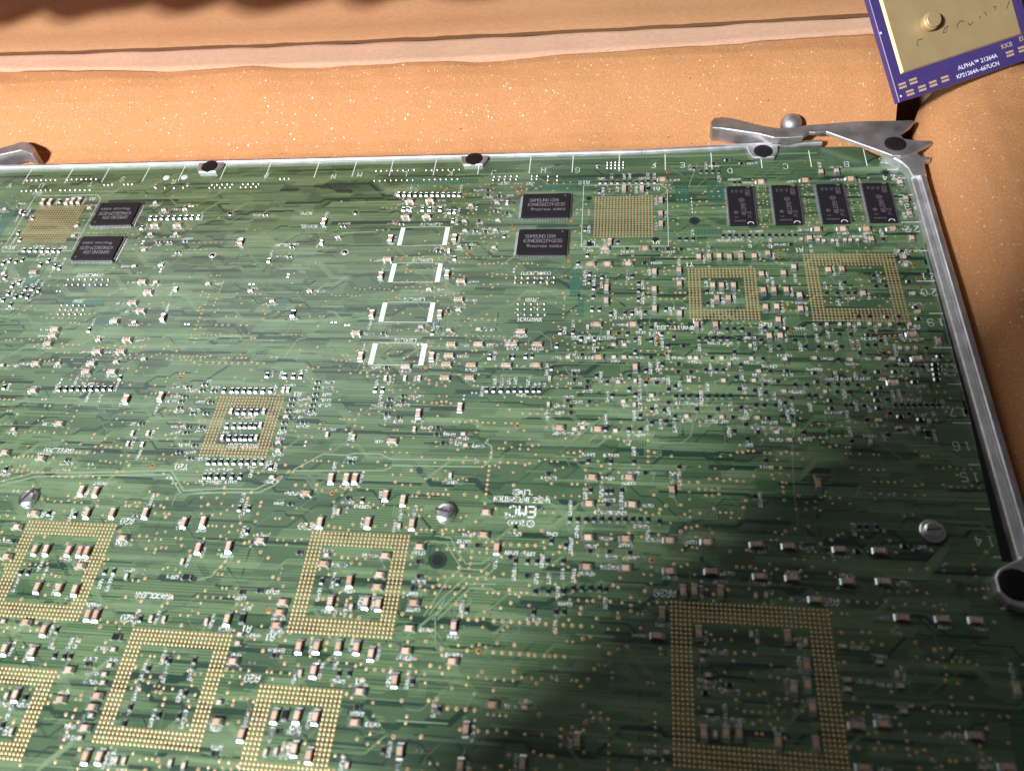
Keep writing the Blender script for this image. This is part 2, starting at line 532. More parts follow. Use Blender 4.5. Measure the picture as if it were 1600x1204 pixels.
# ---- occupied areas: no random copper here
BGA = [  # x, y of the first pad, pads per side, band thickness rows, cols (0 = full)
    (-5.98, -6.58, 26, 4, 4), (-10.87, -10.0, 26, 4, 4), (-6.36, -11.36, 20, 4, 4), (5.30, -8.26, 35, 5, 5), (10.46, 5.46, 26, 5, 4),
    (6.18, 4.76, 20, 4, 4), (2.54, 8.81, 19, 0, 0), (-23.0, 8.82, 19, 0, 0), (-10.78, -1.47, 20, 4, 4), (-16.02, -6.65, 26, 4, 4), (-15.27, -11.4, 20, 4, 4)]
CHIPS = [(0.49, 8.24, 0), (0.49, 6.15, 0), (-18.82, 8.14, math.pi), (-18.82, 6.02, math.pi)]
TSOP = [(8.33, 8.10), (10.08, 8.12), (11.82, 8.14), (13.56, 8.16)]
COMP = []
for tok in "V-2289,908;V-2252,907;V-2166,905;V-2140,910;V-2107,909;V-1237,638;H-1670,746;H-1563,744;H-1602,412;H-1555,355;H-1600,299;H-2127,468;h-1725,892;h-1665,844;h-1566,847;h-1674,694;h-1554,694;h-1675,504;h-1556,508;h-1543,414;h-2269,466;h-1667,598;h-1309,404;h-1114,365;h-2039,867;h-2039,689;h-2050,749;h-2467,866;v-1439,374;v-2376,848;r-1506,582;r-2403,886;r-1618,645;r-1566,646;r-1493,648;R-1731,734;R-1712,794;R-1685,793;R-1657,795;R-1628,794;R-1599,795;R-1571,795;R-1543,796;R-1515,796;R-1486,796;R-2240,604;R-2211,603;R-2182,603;R-2152,602;R-2123,601;R-2095,600;R-2068,600;R-2354,837;R-2322,713;R-2292,668;R-2294,805;R-2208,913;R-2304,527;R-2280,542;R-2246,537;R-2220,546;R-2253,443;R-2196,397;R-2171,415;R-2123,379;R-2192,352;R-2150,335;R-2125,344;R-2094,335;R-2090,379;R-2197,317;R-2150,291;R-2059,370;R-2094,540;R-2048,507;R-2121,517;R-2021,497;R-599,921;R-574,919;R-549,917;R-524,917;R-499,916;R-474,915;R-449,915;R-425,914;R-400,913;R-375,913;R-352,912;R-330,910;R-561,825;R-542,828;R-529,822;R-477,823;R-446,823;R-400,822;R-357,806;R-336,806;R-111,662;R-299,539;R-336,753;R-1083,532;H-541,872;H-453,875;H-542,779;H-452,777;H-575,531;H-256,413;H-253,318;V-584,648;V-314,649;V-585,444;V-316,451;V-896,752;r-553,738;r-208,935;r-204,905;r-155,899;r-159,807;r-111,792;r-224,751;r-233,693;r-189,686;r-245,596;r-371,579;r-806,728;r-1002,609;r-998,554;r-1174,803;h-378,373;h-272,843;h-161,855;h-287,748;h-146,750;h-277,692;h-151,694;h-288,601;h-146,595;h-812,662;h-864,365;h-1007,311;v-117,854;v-328,579;v-878,631;R267,972;R290,971;R315,971;R340,970;R367,970;R390,970;R417,968;R441,969;R466,969;R492,968;R265,913;R347,620;R215,693;R230,552;R195,509;R586,634;R613,634;R638,634;R655,1045;R683,1024;R706,1023;R732,1022;R755,1022;R815,951;R834,951;R243,454;R242,413;R261,381;R260,337;R405,441;R290,438;R429,405;R429,369;R429,325;V368,923;V441,921;V517,851;V516,772;V516,713;V316,618;V310,375;V311,311;V489,456;V488,367;H525,977;H298,584;H453,582;H245,500;H309,500;H389,502;r385,585;r499,579;r542,581;r453,507;r593,578;r738,1072;r794,1091;r852,1068;R753,649;R778,649;R802,649;R827,648;R852,648;R878,648;R901,647;R927,648;R952,647;R976,647;R1001,647;R1023,647;R1339,620;V657,533;V695,533;V733,535;V771,532;V813,534;V863,534;V914,548;V1074,626;V1297,619;V1441,621;V1161,1001;V1222,1004;V1452,930;V1457,838;V1456,753;v1044,624;v1105,619;v1125,614;v1157,614;v1202,618;v1221,617;v1247,617;H919,951;H1092,955;H1268,959;H1106,677;H1200,677;H1284,676;H1379,674;r1004,599;V702,386;V734,386;V777,386;V714,324;V755,324;V882,442;V882,363;V919,365;V963,365;V883,282;V922,284;V922,223;V961,447;V1001,477;V1007,339;V1004,275;V636,199;V703,199;V885,150;V922,151;V581,463;V581,395;V578,251;R679,363;R680,304;R741,183;R766,185;R793,185;R642,142;R667,142;R692,143;R717,143;R740,143;V1122,462;V1170,466;V1227,347;R1171,403;R1102,353;R1139,353;R1176,353;R1200,353;R1277,436;R1277,385;R1311,385;R1061,207;R1325,209;v1085,206;v1129,206;v1160,206;v1194,208;v1229,210;v1262,205;v1296,207;v1362,209;H1360,165;h1396,351;h1398,267;h1396,489;h1397,529;r1395,288;r1395,235;r1394,408;r1396,561;H-1883,159;H-1879,127;H-1881,86;H-1887,-12;H-1839,-139;H-1653,-8;H-1657,-46;H-1551,-45;H-1654,50;H-1553,51;H-1550,110;H-1642,202;H-1549,257;H-1664,-281;H-1822,-408;H-1670,-427;h-1794,-8;h-1555,4;h-1674,109;h-1556,201;h-1837,-309;h-1445,19;h-2029,-21;V-1440,224;V-1442,-167;V-1310,-153;v-1361,-312;v-1302,-310;v-1362,-356;v-1306,-357;R-1509,-69;R-1737,160;R-1788,-471;R-1971,-122;R-1737,-125;R-1711,-124;R-1685,-123;R-1658,-122;R-1632,-122;R-1606,-121;R-1580,-120;R-1554,-119;R-1528,-118;R-1031,-472;R-1013,-471;R-988,-470;R-962,-469;R-933,-468;R-904,-467;r-1345,-271;r-1567,-428;r-1225,-171;r-1222,-199;r-1157,-95;r-1160,-121;r-1113,-123;r-1109,-172;r-1161,-222;r-1112,-220;r-1159,-280;r-1108,-278;r-1160,-304;r-1109,-354;r-1160,-382;r-1109,-406;r-1219,-107;r-1217,-150;R-1073,-118;R-1042,-117;R-1021,-117;R-996,-116;R-973,-116;R-950,-116;R-923,-115;R-894,-114;R-992,-209;R-968,-208;R-942,-208;R-920,-207;R-1015,-269;R-989,-268;R-965,-267;R-946,-267;R-927,-266;R-909,-266;R-992,-318;R-968,-317;R-947,-316;R-930,-316;R-910,-315;R-1036,-416;R-1014,-415;R-991,-414;R-968,-413;R-942,-413;R-917,-412;R-895,-411;R-869,-410;R-842,-409;R-805,-428;v-845,-113;v-827,-113;v-1017,-209;v-893,-206;v-889,-265;v-1016,-319;v-890,-315;r-802,-151;r-801,-175;r-805,-201;r-805,-251;r-804,-276;r-736,-249;h-804,-226;h-804,-332;h-795,-365;T-903,249;H-626,151;H-405,-3;H-251,101;H-149,103;H-252,50;H-256,10;H-164,8;H-253,-50;H-163,-48;H-31,104;H-36,10;H-398,-317;h-380,185;h-270,171;h-158,175;h-247,268;h-142,-324;h-156,-280;h-789,-469;r-520,153;r-284,266;r-477,-6;r-26,51;r-724,-75;r-724,-100;r-720,-128;r-720,-152;r-720,-175;r-718,-197;r-393,-128;r-389,-150;r-440,-143;r-440,-173;r-440,-205;r-394,-219;r-246,-257;r-247,-283;r-220,-317;r-528,-401;R-332,159;R-501,-103;R-474,-102;R-102,50;R-795,-48;R-823,-49;R-857,-49;R-926,-47;R-97,-94;R-72,-94;R-46,-93;R-20,-93;V-315,246;V-582,245;V-584,42;V-315,45;V-325,-202;V-181,-172;V-581,-465;V-528,-463;V-498,-462;v-472,-53;v-400,-52;v-347,-51;v-329,-266;v-538,-304;v-635,-297;v-178,-440;R2,-92;R25,-92;R47,-91;R70,-91;R89,-90;R259,276;R286,276;R328,255;R380,258;R406,259;R453,261;R528,277;R29,55;R52,56;R-17,51;R147,167;R193,167;R224,138;R273,137;R138,104;R390,162;R554,145;R125,4;R420,-103;R660,3;R695,4;R719,4;R555,-67;R767,-76;R556,-108;R578,-108;R600,-107;R626,-107;R662,-106;R689,-105;R710,-105;R735,-104;R852,-89;R817,-139;R843,-139;R768,-150;R624,-160;R692,-158;R516,-166;R521,-210;R270,-368;R343,-368;R417,-366;R561,-381;R831,-349;V488,273;V420,7;H279,200;H410,201;H2,164;H69,105;H-22,104;H70,12;H290,50;H169,-247;H297,-249;H285,-430;H402,-426;h344,53;h380,53;h182,50;h220,-250;h356,-252;h629,53;h716,55;h816,54;h602,-43;h717,-41;h817,-39;r233,62;r209,-23;r210,-47;r257,-53;r256,-77;r192,-135;r204,-158;r206,-184;r266,-138;r568,-6;r611,-7;r145,-420;r455,-407;v123,-45;v126,-153;v420,-50;v418,-149;h1026,59;h1143,54;h928,54;h1234,59;h1280,59;H1358,59;H1265,-41;V1439,135;T1336,-236;R1002,107;R1233,117;R1207,117;R1395,105;R1057,-51;R1088,-50;R1118,-49;R1151,-52;R933,-108;R879,-138;R911,-128;R900,-181;R990,-97;R1011,-97;R1102,-133;R1119,-132;R1256,-129;R1276,-128;R1296,-128;R1314,-128;R1332,-127;R1352,-127;R1370,-126;R1389,-126;R959,-241;v1311,104;v1337,104;v1362,105;r1432,72;r1411,38;r1408,17;r1407,-3;r1406,-23;r931,3;r1021,-4;r1225,4;r1279,5;r1025,-41;r898,-41;r1334,-35;r1223,-60;r1201,-86;r1205,-111;r1205,-140;r1059,-115;r1058,-146;r1266,-172;r1325,-182;V981,-427;H873,-638;H1017,-641;H1128,-640;H874,-736;H1026,-738;H1124,-733;H931,-797;H1156,-835;H1262,-833;H1348,-832;r1066,-643;r1200,-621;R1082,-566;R1102,-565;R1131,-564;R221,-578;R246,-577;R271,-576;R296,-574;R320,-573;R345,-572;R370,-572;R392,-571;R416,-570;R438,-569;R462,-568;R496,-574;R282,-475;R333,-476;R348,-475;R380,-471;R787,-477;R53,-612;R169,-653;R214,-664;R64,-723;R100,-721;R129,-720;R161,-718;R209,-716;R132,-815;R170,-813;R215,-810;R243,-799;R268,-797;R294,-796;R320,-795;R339,-798;R132,-878;R197,-874;R221,-872;H279,-524;H413,-521;H281,-638;H395,-637;H526,-636;H637,-636;H781,-637;H280,-733;H396,-730;H525,-733;H645,-729;H783,-736;H488,-927;V537,-466;V563,-792;V595,-788;V669,-788;V502,-861;V603,-910;v767,-794;v796,-790;r339,-523;r104,-769;r290,-681;r348,-680;r410,-680;V-1459,-545;V-1404,-546;V-1402,-627;V-1310,-623;V-1193,-618;V-1045,-646;V-979,-640;V-965,-732;V-864,-722;V-1530,-765;V-1490,-763;V-1410,-762;V-1369,-763;V-1344,-762;V-1462,-890;V-1386,-889;V-1330,-891;V-1252,-966;V-1225,-967;V-1377,-1021;V-1383,-1090;V-1479,-1086;V-796,-954;H-1594,-638;H-1634,-690;H-1239,-712;H-1346,-814;H-1449,-1003;H-1620,-795;H-740,-1077;T-750,-948;t-973,-831;t-1133,-1030;h-1527,-1004;h-743,-997;h-742,-1023;v-1175,-839;v-1004,-780;v-1042,-966;v-999,-966;v-861,-965;R-1544,-632;R-1445,-634;R-1546,-843;R-1520,-841;R-1256,-825;R-1226,-823;R-819,-666;R-1078,-968;R-1337,-1018;R-1309,-1094;R-1277,-1095;R-1257,-1093;R-947,-1081;R-861,-1080;R-871,-586;R-838,-584;r-1620,-740;r-776,-870;H-655,-525;H-45,-568;H-44,-645;H-241,-694;H-345,-729;H-537,-765;H-351,-791;H-351,-830;H-229,-872;H-230,-949;H-636,-893;H-638,-925;H-637,-964;H-229,-1014;H-89,-1035;H-765,-698;h-534,-735;h-105,-684;V-581,-625;V-422,-618;V-382,-520;V-321,-535;V-277,-617;V3,-685;V-441,-814;V-486,-882;V-376,-878;V-336,-881;V-550,-1021;V-496,-1017;V-431,-1013;V-376,-1012;V-329,-1028;V-98,-934;v-419,-895;v-318,-627;v-529,-585;R-458,-539;R-530,-818;R-479,-818;R-67,-882;r-699,-564;r-507,-535;r-625,-731;r-236,-743;r-226,-789;r-239,-828;r-58,-679;r-619,-1052;r-721,-862;r48,-713;H-1243,-1134;H-1233,-1218;H-1123,-1200;H-1126,-1231;H-1124,-1288;h-1120,-1254;h-1120,-1112;h-1126,-1139;h-1121,-1162;h-1127,-1066;h-1128,-1315;R-1010,-1222;R-1011,-1267;R-917,-1236;R-855,-1235;R-858,-1173;R-995,-1112;R-939,-1087;R-1347,-1218;R-1381,-1298;r-1191,-1113;V-1379,-1214;V-1089,-1360;V-1048,-1357;v-1408,-1219;v-997,-1363;v-973,-1361;v-837,-1357;v-796,-1361;v-1345,-1313;H-341,-1135;H-339,-1217;H-737,-1243;h-747,-1191;V-654,-1269;V-489,-1086;V-246,-1096;V-198,-1279;V-572,-1215;V-507,-1210;V-453,-1210;V-493,-1295;V-448,-1308;v-528,-1096;v-573,-1310;v-544,-1305;v-337,-1325;T-543,-1209;R-414,-1088;R-383,-1086;R-195,-1096;R-246,-1279;r-340,-1177;r-552,-1255;r-719,-1325;H38,-1144;h128,-1144;V-26,-1211;V276,-1216;V-29,-1303;V135,-1284;R-107,-1164;V844,-907;V887,-983;V847,-1044;V883,-1033;V889,-1090;V606,-1174;V663,-1170;V696,-1167;V793,-1181;V887,-1180;v746,-906;v890,-917;v635,-1175;h612,-963;h623,-1025;h625,-1118;h988,-924;h988,-1013;h985,-1038;h508,-1228;H994,-1128;H1060,-1119;H997,-1228;r679,-1047;r614,-1072;h1077,-961;h1120,-1020;h1117,-1084;v1117,-987;V1407,-1009;H1279,-1131;H1338,-1200".split(';'):
    k, x, y = tok[0], *tok[1:].split(',')
    COMP.append((k, int(x) / 100, int(y) / 100))
CL = {}
for k, x, y in COMP: CL.setdefault((int(x // .5), int(y // .5)), []).append((x, y))
added = 0
for i in range(2600):                                  # the dense rows of small parts in the middle
    x, y = round(rnd.uniform(2.2, 13.6) / .19) * .19, round(rnd.uniform(-2.6, 2.4) / .27) * .27
    near = [q for a in (-1, 0, 1) for b in (-1, 0, 1) for q in CL.get((int(x // .5) + a, int(y // .5) + b), [])]
    if added < 120 and not any(abs(x - a) < .20 and abs(y - b) < .30 for a, b in near) and math.sin(x * 1.7) + math.sin(y * 2.9 + x) > -.2 and not (y > 2.1 and x < 9):
        COMP.append((rnd.choice('RRRrvh'), x, y)); CL.setdefault((int(x // .5), int(y // .5)), []).append((x, y)); added += 1
HALF = {'V': (.10, .22), 'H': (.22, .10), 'v': (.07, .14), 'h': (.14, .07), 'R': (.07, .14), 'r': (.14, .07), 'T': (.10, .22), 't': (.22, .10)}
occ = {}


def mark(x, y, hx, hy):
    for i in range(int((x - hx) // 0.1), int((x + hx) // 0.1) + 1):
        for j in range(int((y - hy) // 0.1), int((y + hy) // 0.1) + 1): occ[(i, j)] = 1


def taken(x, y): return (int(x // 0.1), int(y // 0.1)) in occ


for x, y, r in ((-1.77, -7.33, .3), (6.48, 7.35, .25), (-1.76, -5.74, .38), (-16.44, -5.84, .38), (12.85, -5.71, .4), (-7.69, 8.11, .2), (-7.66, 5.77, .2), (-13.42, 8.15, .2), (-13.44, 5.65, .2)): mark(x, y, r, r)
for k, x, y in COMP: mark(x, y, HALF[k][0] + .03, HALF[k][1] + .03)
for x, y, _ in CHIPS: mark(x, y, 1.2, 0.95)
for x, y in TSOP: mark(x, y, 0.62, 1.2)
P = 0.127
pad_pts = []
for bx, by, n, br, bc in BGA:
    for i in range(n):
        for j in range(n):
            if br == 0 or i < bc or j < br or i >= n - bc or j >= n - br:
                pad_pts.append((bx + i * P, by - j * P)); mark(bx + i * P, by - j * P, .04, .04)

# ---- traces: gaps between copper areas, bundles of covered tracks, dot fields
XL, XR, YB, YT = -40, 14.7, -15.5, 10.9


def run(x, y, L, jogs, sgn):
    pts = [(x, y)]
    seg = L / (jogs + 1)
    for q in range(jogs + 1):
        x += seg * rnd.uniform(.6, 1.3)
        pts.append((x, y))
        if q < jogs:
            h = rnd.choice((.08, .12, .2, .3, .5, .8)) * sgn * rnd.choice((1, 1, -1))
            x += abs(h); y += h
            pts.append((x, y))
    return pts


def clipx(pts): return [(min(max(a, XL), XR), min(max(b, YB), YT)) for a, b in pts]


gap, trk, pale = MB(), MB(), MB()
for i in range(640):
    x, y = rnd.uniform(XL - 2, XR - 1), rnd.uniform(YB, YT)
    w = rnd.choice((.03, .04, .05, .07, .09, .13, .18))
    gap.path(clipx(run(x, y, rnd.uniform(1.2, 7), rnd.randint(0, 4), rnd.choice((1, -1)))), w, 0.0008 + i * 1e-6)
for i in range(520):                                  # thin dark bundles
    x, y = rnd.uniform(XL - 2, XR - 1), rnd.uniform(YB, YT)
    base = run(x, y, rnd.uniform(1, 6), rnd.randint(0, 2), rnd.choice((1, -1)))
    for q in range(rnd.randint(2, 5)): gap.path(clipx([(a + q * .02, b + q * .055) for a, b in base]), rnd.choice((.014, .018, .024)), 0.0017 + i * 1e-7)
for i in range(26):                                   # vertical breaks between routing areas
    x, y = rnd.uniform(-26, 14), rnd.uniform(-13, 8)
    gap.path([(x, y), (x, y - rnd.uniform(.8, 3))], rnd.choice((.03, .05)), 0.0016 + i * 1e-6)
for i in range(1040):
    x, y = rnd.uniform(XL - 2, XR - 1), rnd.uniform(YB, YT)
    base = run(x, y, rnd.uniform(1.2, 7), rnd.randint(0, 2), rnd.choice((1, -1)))
    pit = rnd.choice((.036, .042, .05))
    for q in range(rnd.choice((1, 2, 3, 4, 5, 7, 9))):
        trk.path(clipx([(a + q * pit * .4, b + q * pit) for a, b in base]), rnd.choice((.014, .019, .025)), 0.002 + i * 1e-6)
for i in range(150):                                  # short slanted and upright stubs
    x, y = rnd.uniform(-26, 14), rnd.uniform(-14, 9)
    d = rnd.uniform(.15, .6)
    trk.path([(x, y), (x + rnd.choice((-d, d, 0)), y - d), (x + rnd.choice((-d, d, 0)), y - d - rnd.uniform(0, .7))], .016, 0.0026 + i * 1e-6)
for i in range(210):                                  # thieving dots
    x, y = rnd.uniform(-27, 14), rnd.uniform(-13, 9.5)
    nx, ny = rnd.randint(4, 12), rnd.randint(2, 5)
    for a in range(nx):
        for b in range(ny):
            X, Y = x + a * .085, y - b * .085
            if X < XR and not taken(X, Y): trk.box(X - .022, X + .022, Y - .022, Y + .022, 0.0005, 0.003, bottom=False)
for pts, w in [([(-17.872, -5.218), (-16.693, -4.818), (-14.868, -4.752), (-11.61, -4.558), (-10.899, -5.295), (-9.597, -5.171), (-8.345, -5.146), (-7.486, -4.556), (-6.326, -3.722), (-5.523, -3.745), (-5.201, -3.66), (-4.3, -3.655), (-3.93, -3.841), (-0.976, -3.789)], 0.05), ([(-17.796, -5.367), (-16.548, -4.966), (-14.813, -4.876), (-11.65, -4.709), (-10.918, -5.441), (-9.551, -5.314), (-8.198, -5.26), (-7.718, -4.954), (-7.412, -4.406), (-4.067, -4.286), (-3.774, -4.081), (-0.733, -4.022), (-0.49, -3.699), (-0.541, -3.234), (-0.8, -3.068)], 0.05), ([(-1.976, -6.515), (-1.453, -6.577), (-1.259, -6.952), (-0.878, -7.393), (-0.403, -7.368), (-0.165, -7.191)], 0.035), ([(-2.109, -6.715), (-1.571, -6.754), (-1.362, -7.083), (-0.975, -7.562), (-0.3, -7.568), (-0.127, -7.354)], 0.035), ([(-1.785, -9.039), (-1.472, -8.534), (-0.82, -7.84), (-0.199, -7.766), (0.009, -7.511)], 0.035), ([(-1.666, -9.185), (-1.264, -8.62), (-0.755, -8.038), (0.119, -7.99)], 0.035), ([(-1.512, -9.176), (-1.065, -8.648), (-0.643, -8.151), (0.04, -8.154), (0.253, -8.339)], 0.035), ([(-1.934, -9.086), (-1.362, -7.929), (-1.015, -7.565)], 0.035), ([(-1.465, -9.868), (-1.593, -9.027), (-1.375, -8.529)], 0.03), ([(-8.845, 0.305), (-8.527, 1.222), (-8.211, 1.287)], 0.03), ([(-10.279, 6.884), (-8.673, 6.936), (-8.207, 7.119)], 0.03), ([(-8.071, 6.889), (-6.576, 6.942)], 0.05), ([(-9.888, 5.724), (-8.587, 5.748), (-8.256, 6.11)], 0.03), ([(4.746, -2.945), (5.713, -2.915), (6.029, -2.613), (6.108, -2.116)], 0.02), ([(9.078, -4.373), (9.179, -2.996), (9.428, -1.528)], 0.02), ([(10.288, -2.725), (10.339, -1.505)], 0.02), ([(9.076, -5.666), (9.078, -4.373)], 0.02), ([(-12.69, -5.944), (-12.46, -5.815), (-12.091, -5.8), (-11.91, -6.03)], 0.03), ([(5.525, 3.327), (5.732, 2.256)], 0.02), ([(-11.132, -5.879), (-11.124, -5.449), (-9.9, -5.304)], 0.025), ([(-8.582, -7.999), (-8.395, -7.562)], 0.03), ([(-9.326, -8.355), (-8.938, -8.229), (-8.492, -7.458)], 0.04), ([(15.482, 3.191), (15.186, 1.976), (15.488, 1.754)], 0.02), ([(-1.005, 2.524), (-0.939, 1.906), (-0.673, 1.665)], 0.02), ([(-0.308, 1.608), (0.684, 1.678), (1.133, 1.324), (1.209, 0.885)], 0.02), ([(-4.075, 5.526), (-3.677, 4.653), (-3.382, 4.413)], 0.02), ([(-4.33, 4.656), (-3.925, 4.245)], 0.015), ([(6.728, 10.793), (6.431, 9.803), (6.284, 9.222), (5.505, 9.05)], 0.03), ([(7.083, 9.862), (6.541, 9.215)], 0.02), ([(2.584, -9.341), (3.675, -9.366)], 0.03), ([(-2.222, -12.023), (-0.781, -12.002)], 0.04)]:
    pale.path(pts, w, 0.0034)
for k, x, y in COMP:                                  # fan-out stubs beside parts
    if rnd.random() < .28:
        s = rnd.choice((-1, 1))
        if k in 'VRvT': a = (x, y + s * HALF[k][1])
        else: a = (x + s * HALF[k][0], y)
        b = (a[0] + rnd.uniform(-.12, .12), a[1] + s * rnd.uniform(.02, .14)) if k in 'VRvT' else (a[0] + s * rnd.uniform(.05, .2), a[1] + rnd.uniform(-.1, .1))
        pale.quad(a, b, .025, 0.0036)
        c = (b[0] + rnd.uniform(-.15, .15), b[1] + rnd.uniform(-.35, .35))
        pale.quad(b, c, .02, 0.0037)
tag(gap.build('copper_gap', M['mask_dark'], board), kind='stuff')
tag(trk.build('trace', M['mask_light'], board), kind='stuff')
tag(pale.build('bright_trace', M['mask_pale'], board), kind='stuff')
teal = MB()
for x, y, w, h in ((6.05, 8.9, .28, .55), (7.35, 8.9, .3, .5), (-24.9, 8.0, .8, 1.2), (-23.9, 3.4, .4, .9), (-21.2, 4.4, .35, .5), (1.9, 4.2, .18, .8), (2.15, 2.9, .12, .5), (-4.2, 9.95, 1.6, .12), (0.8, 9.45, .9, .12), (-18.2, 3.0, .9, .1), (6.9, 6.75, .5, .14), (-9.8, 3.0, .3, .3), (-17.0, 2.0, .25, .16)):
    for q in range(int(w * 14) + 1):
        for r in range(int(h * 14) + 1):
            X, Y = x - w + q * .14, y - h + r * .14
            if not taken(X, Y): teal.box(X, X + .115, Y, Y + .115, 0.0004, 0.0042, bottom=False)
tag(teal.build('thin_mask_field', M['mask_teal'], board), kind='stuff')

# ---- pads and vias
mb = MB()
for x, y in pad_pts: mb.dome(x, y, .050, .014, 8)
tag(mb.build('pad_grid', M['pad'], board, True), kind='stuff')
via, dk = MB(), MB()
nv = 0
vocc = {}


def put_via(x, y, r):
    global nv
    if not (-28 < x < 14.55 and -15 < y < 10.2) or taken(x, y): return
    k = (round(x / .09), round(y / .09))
    if any((k[0] + a, k[1] + b) in vocc for a in (-1, 0, 1) for b in (-1, 0, 1)): return
    vocc[k] = 1; nv += 1
    if rnd.random() < .4:
        via.ring(x, y, r * .36, r, .003, 8, zin=.009); dk.disc(x, y, r * .38, .005, 6)
    else:
        via.dome(x, y, r, .010, 8)


def dens(x, y):
    if x > 14.0 or y > 9.9: return .12
    if -15 < x < -6 and 4.6 < y < 9.8: return .10            # plain plane area
    if 11.5 < x and -6.5 < y < -1.5: return .35
    if x < -6 and y > -2: return .5
    if x > -4 and y > -4: return 1.0
    return 1.0


for k, x, y in COMP:
    for q in range(2):
        if rnd.random() < .5: put_via(x + rnd.choice((-1, 1)) * (HALF[k][0] + rnd.uniform(.05, .12)), y + rnd.choice((-1, 1)) * (HALF[k][1] + rnd.uniform(.03, .1)), rnd.choice((.04, .045, .05)))
for i in range(1150):
    x, y = rnd.uniform(-26, 14.4), rnd.uniform(-14.5, 9.8)
    if rnd.random() > dens(x, y): continue
    n = rnd.choice((2, 3, 3, 4, 5, 6, 8, 12)); p_ = rnd.choice((.14, .14, .17, .2, .254)); r = rnd.choice((.040, .044, .048, .054))
    vert = rnd.random() < .18
    for q in range(n):
        if rnd.random() < .85: put_via(x + (0 if vert else q * p_), y - (q * p_ if vert else 0) + rnd.choice((0, 0, 0, .06)), r)
for i in range(2300):
    x, y = rnd.uniform(-26, 14.4), rnd.uniform(-14.5, 9.8)
    if rnd.random() < dens(x, y): put_via(x, y, rnd.choice((.046, .052, .058, .064)) if y < -4 else rnd.choice((.040, .046, .052)))
for x0, x1, y in ((-0.83, 3.3, -9.1), (-0.75, 2.8, -10.0), (0.9, 2.3, -10.5), (-1.1, 2.0, -11.6), (0.2, 2.3, -6.7)):
    n = int((x1 - x0) / .254)
    for q in range(n): put_via(x0 + q * .254, y, .062)
for x in (9.15, 10.9, 12.65):                              # via fields between the memory chips
    for q in range(4):
        for r in range(16): put_via(x - .24 + q * .15, 9.2 - r * .15 + (q % 2) * .07, .036)
for x in (1.62, -0.75):
    for q in range(14): put_via(x, 9.0 - q * .13, .03)
for q in range(19):
    for r in range(3): put_via(-.55 + q * .12, 7.18 - r * .11 + (q % 2) * .05, .03); put_via(-19.9 + q * .12, 7.08 - r * .11 + (q % 2) * .05, .03)
tag(via.build('via', M['gold'], board, True), kind='stuff')
tag(dk.build('via_hole', M['hole'], board), kind='stuff')

# plated pins of the through-hole connectors along the back edge and the test headers
PINROWS = [(-24.5, 10.62, 7, .25), (-24.42, 9.9, 7, .25), (-22.4, 10.62, 7, .25), (-22.4, 9.88, 7, .25), (-20.3, 10.2, 3, .2), (-19.3, 10.2, 3, .2),
           (-14.9, 10.05, 5, .25), (-14.95, 9.85, 5, .25), (-13.4, 10.05, 4, .25), (-13.45, 9.85, 4, .25), (-11.7, 10.35, 3, .2),
           (-7.3, 10.75, 8, .25), (-7.25, 10.1, 8, .25), (-5.0, 10.72, 7, .25), (-5.0, 10.1, 7, .25), (-1.9, 10.2, 5, .25), (-1.92, 10.0, 5, .25),
           (-0.25, 10.2, 2, .22), (-0.25, 10.0, 2, .22), (0.45, 10.15, 2, .4), (0.45, 9.9, 2, .4), (2.95, 10.95, 5, .17), (2.95, 10.78, 5, .17), (2.95, 10.6, 5, .17),
           (-19.5, 4.29, 8, .265), (-19.43, 4.0, 8, .265), (-19.15, 2.88, 5, .26), (-19.12, 2.64, 5, .26), (-19.1, 2.40, 5, .26),
           (-0.42, 4.33, 7, .25), (-0.42, 4.08, 7, .25), (-0.2, 3.0, 5, .25), (-0.18, 2.74, 5, .25), (-0.15, 2.47, 5, .25), (-17.6, 9.9, 4, .45)]
mb = MB()
for x, y, n, p_ in PINROWS:
    for q in range(n): mb.dome(x + q * p_, y, .055, .055, 8)
for q in range(5): mb.dome(6.42 + .004 * q, 8.66 - q * .2, .06, .03, 8)
tag(mb.build('solder_pin', M['tin'], board, True), kind='stuff')
for x, y, r in ((-17.35, 10.62, .16), (-16.45, 10.62, .16), (2.55, 10.72, .11), (5.0, 10.75, .11), (-17.7, 10.05, .1), (-16.1, 10.1, .1)):
    mb = MB(); mb.dome(x, y, r, .05, 14); mb.build('solder_dot', M['silk'] if r > .12 else M['tin'], board, True)
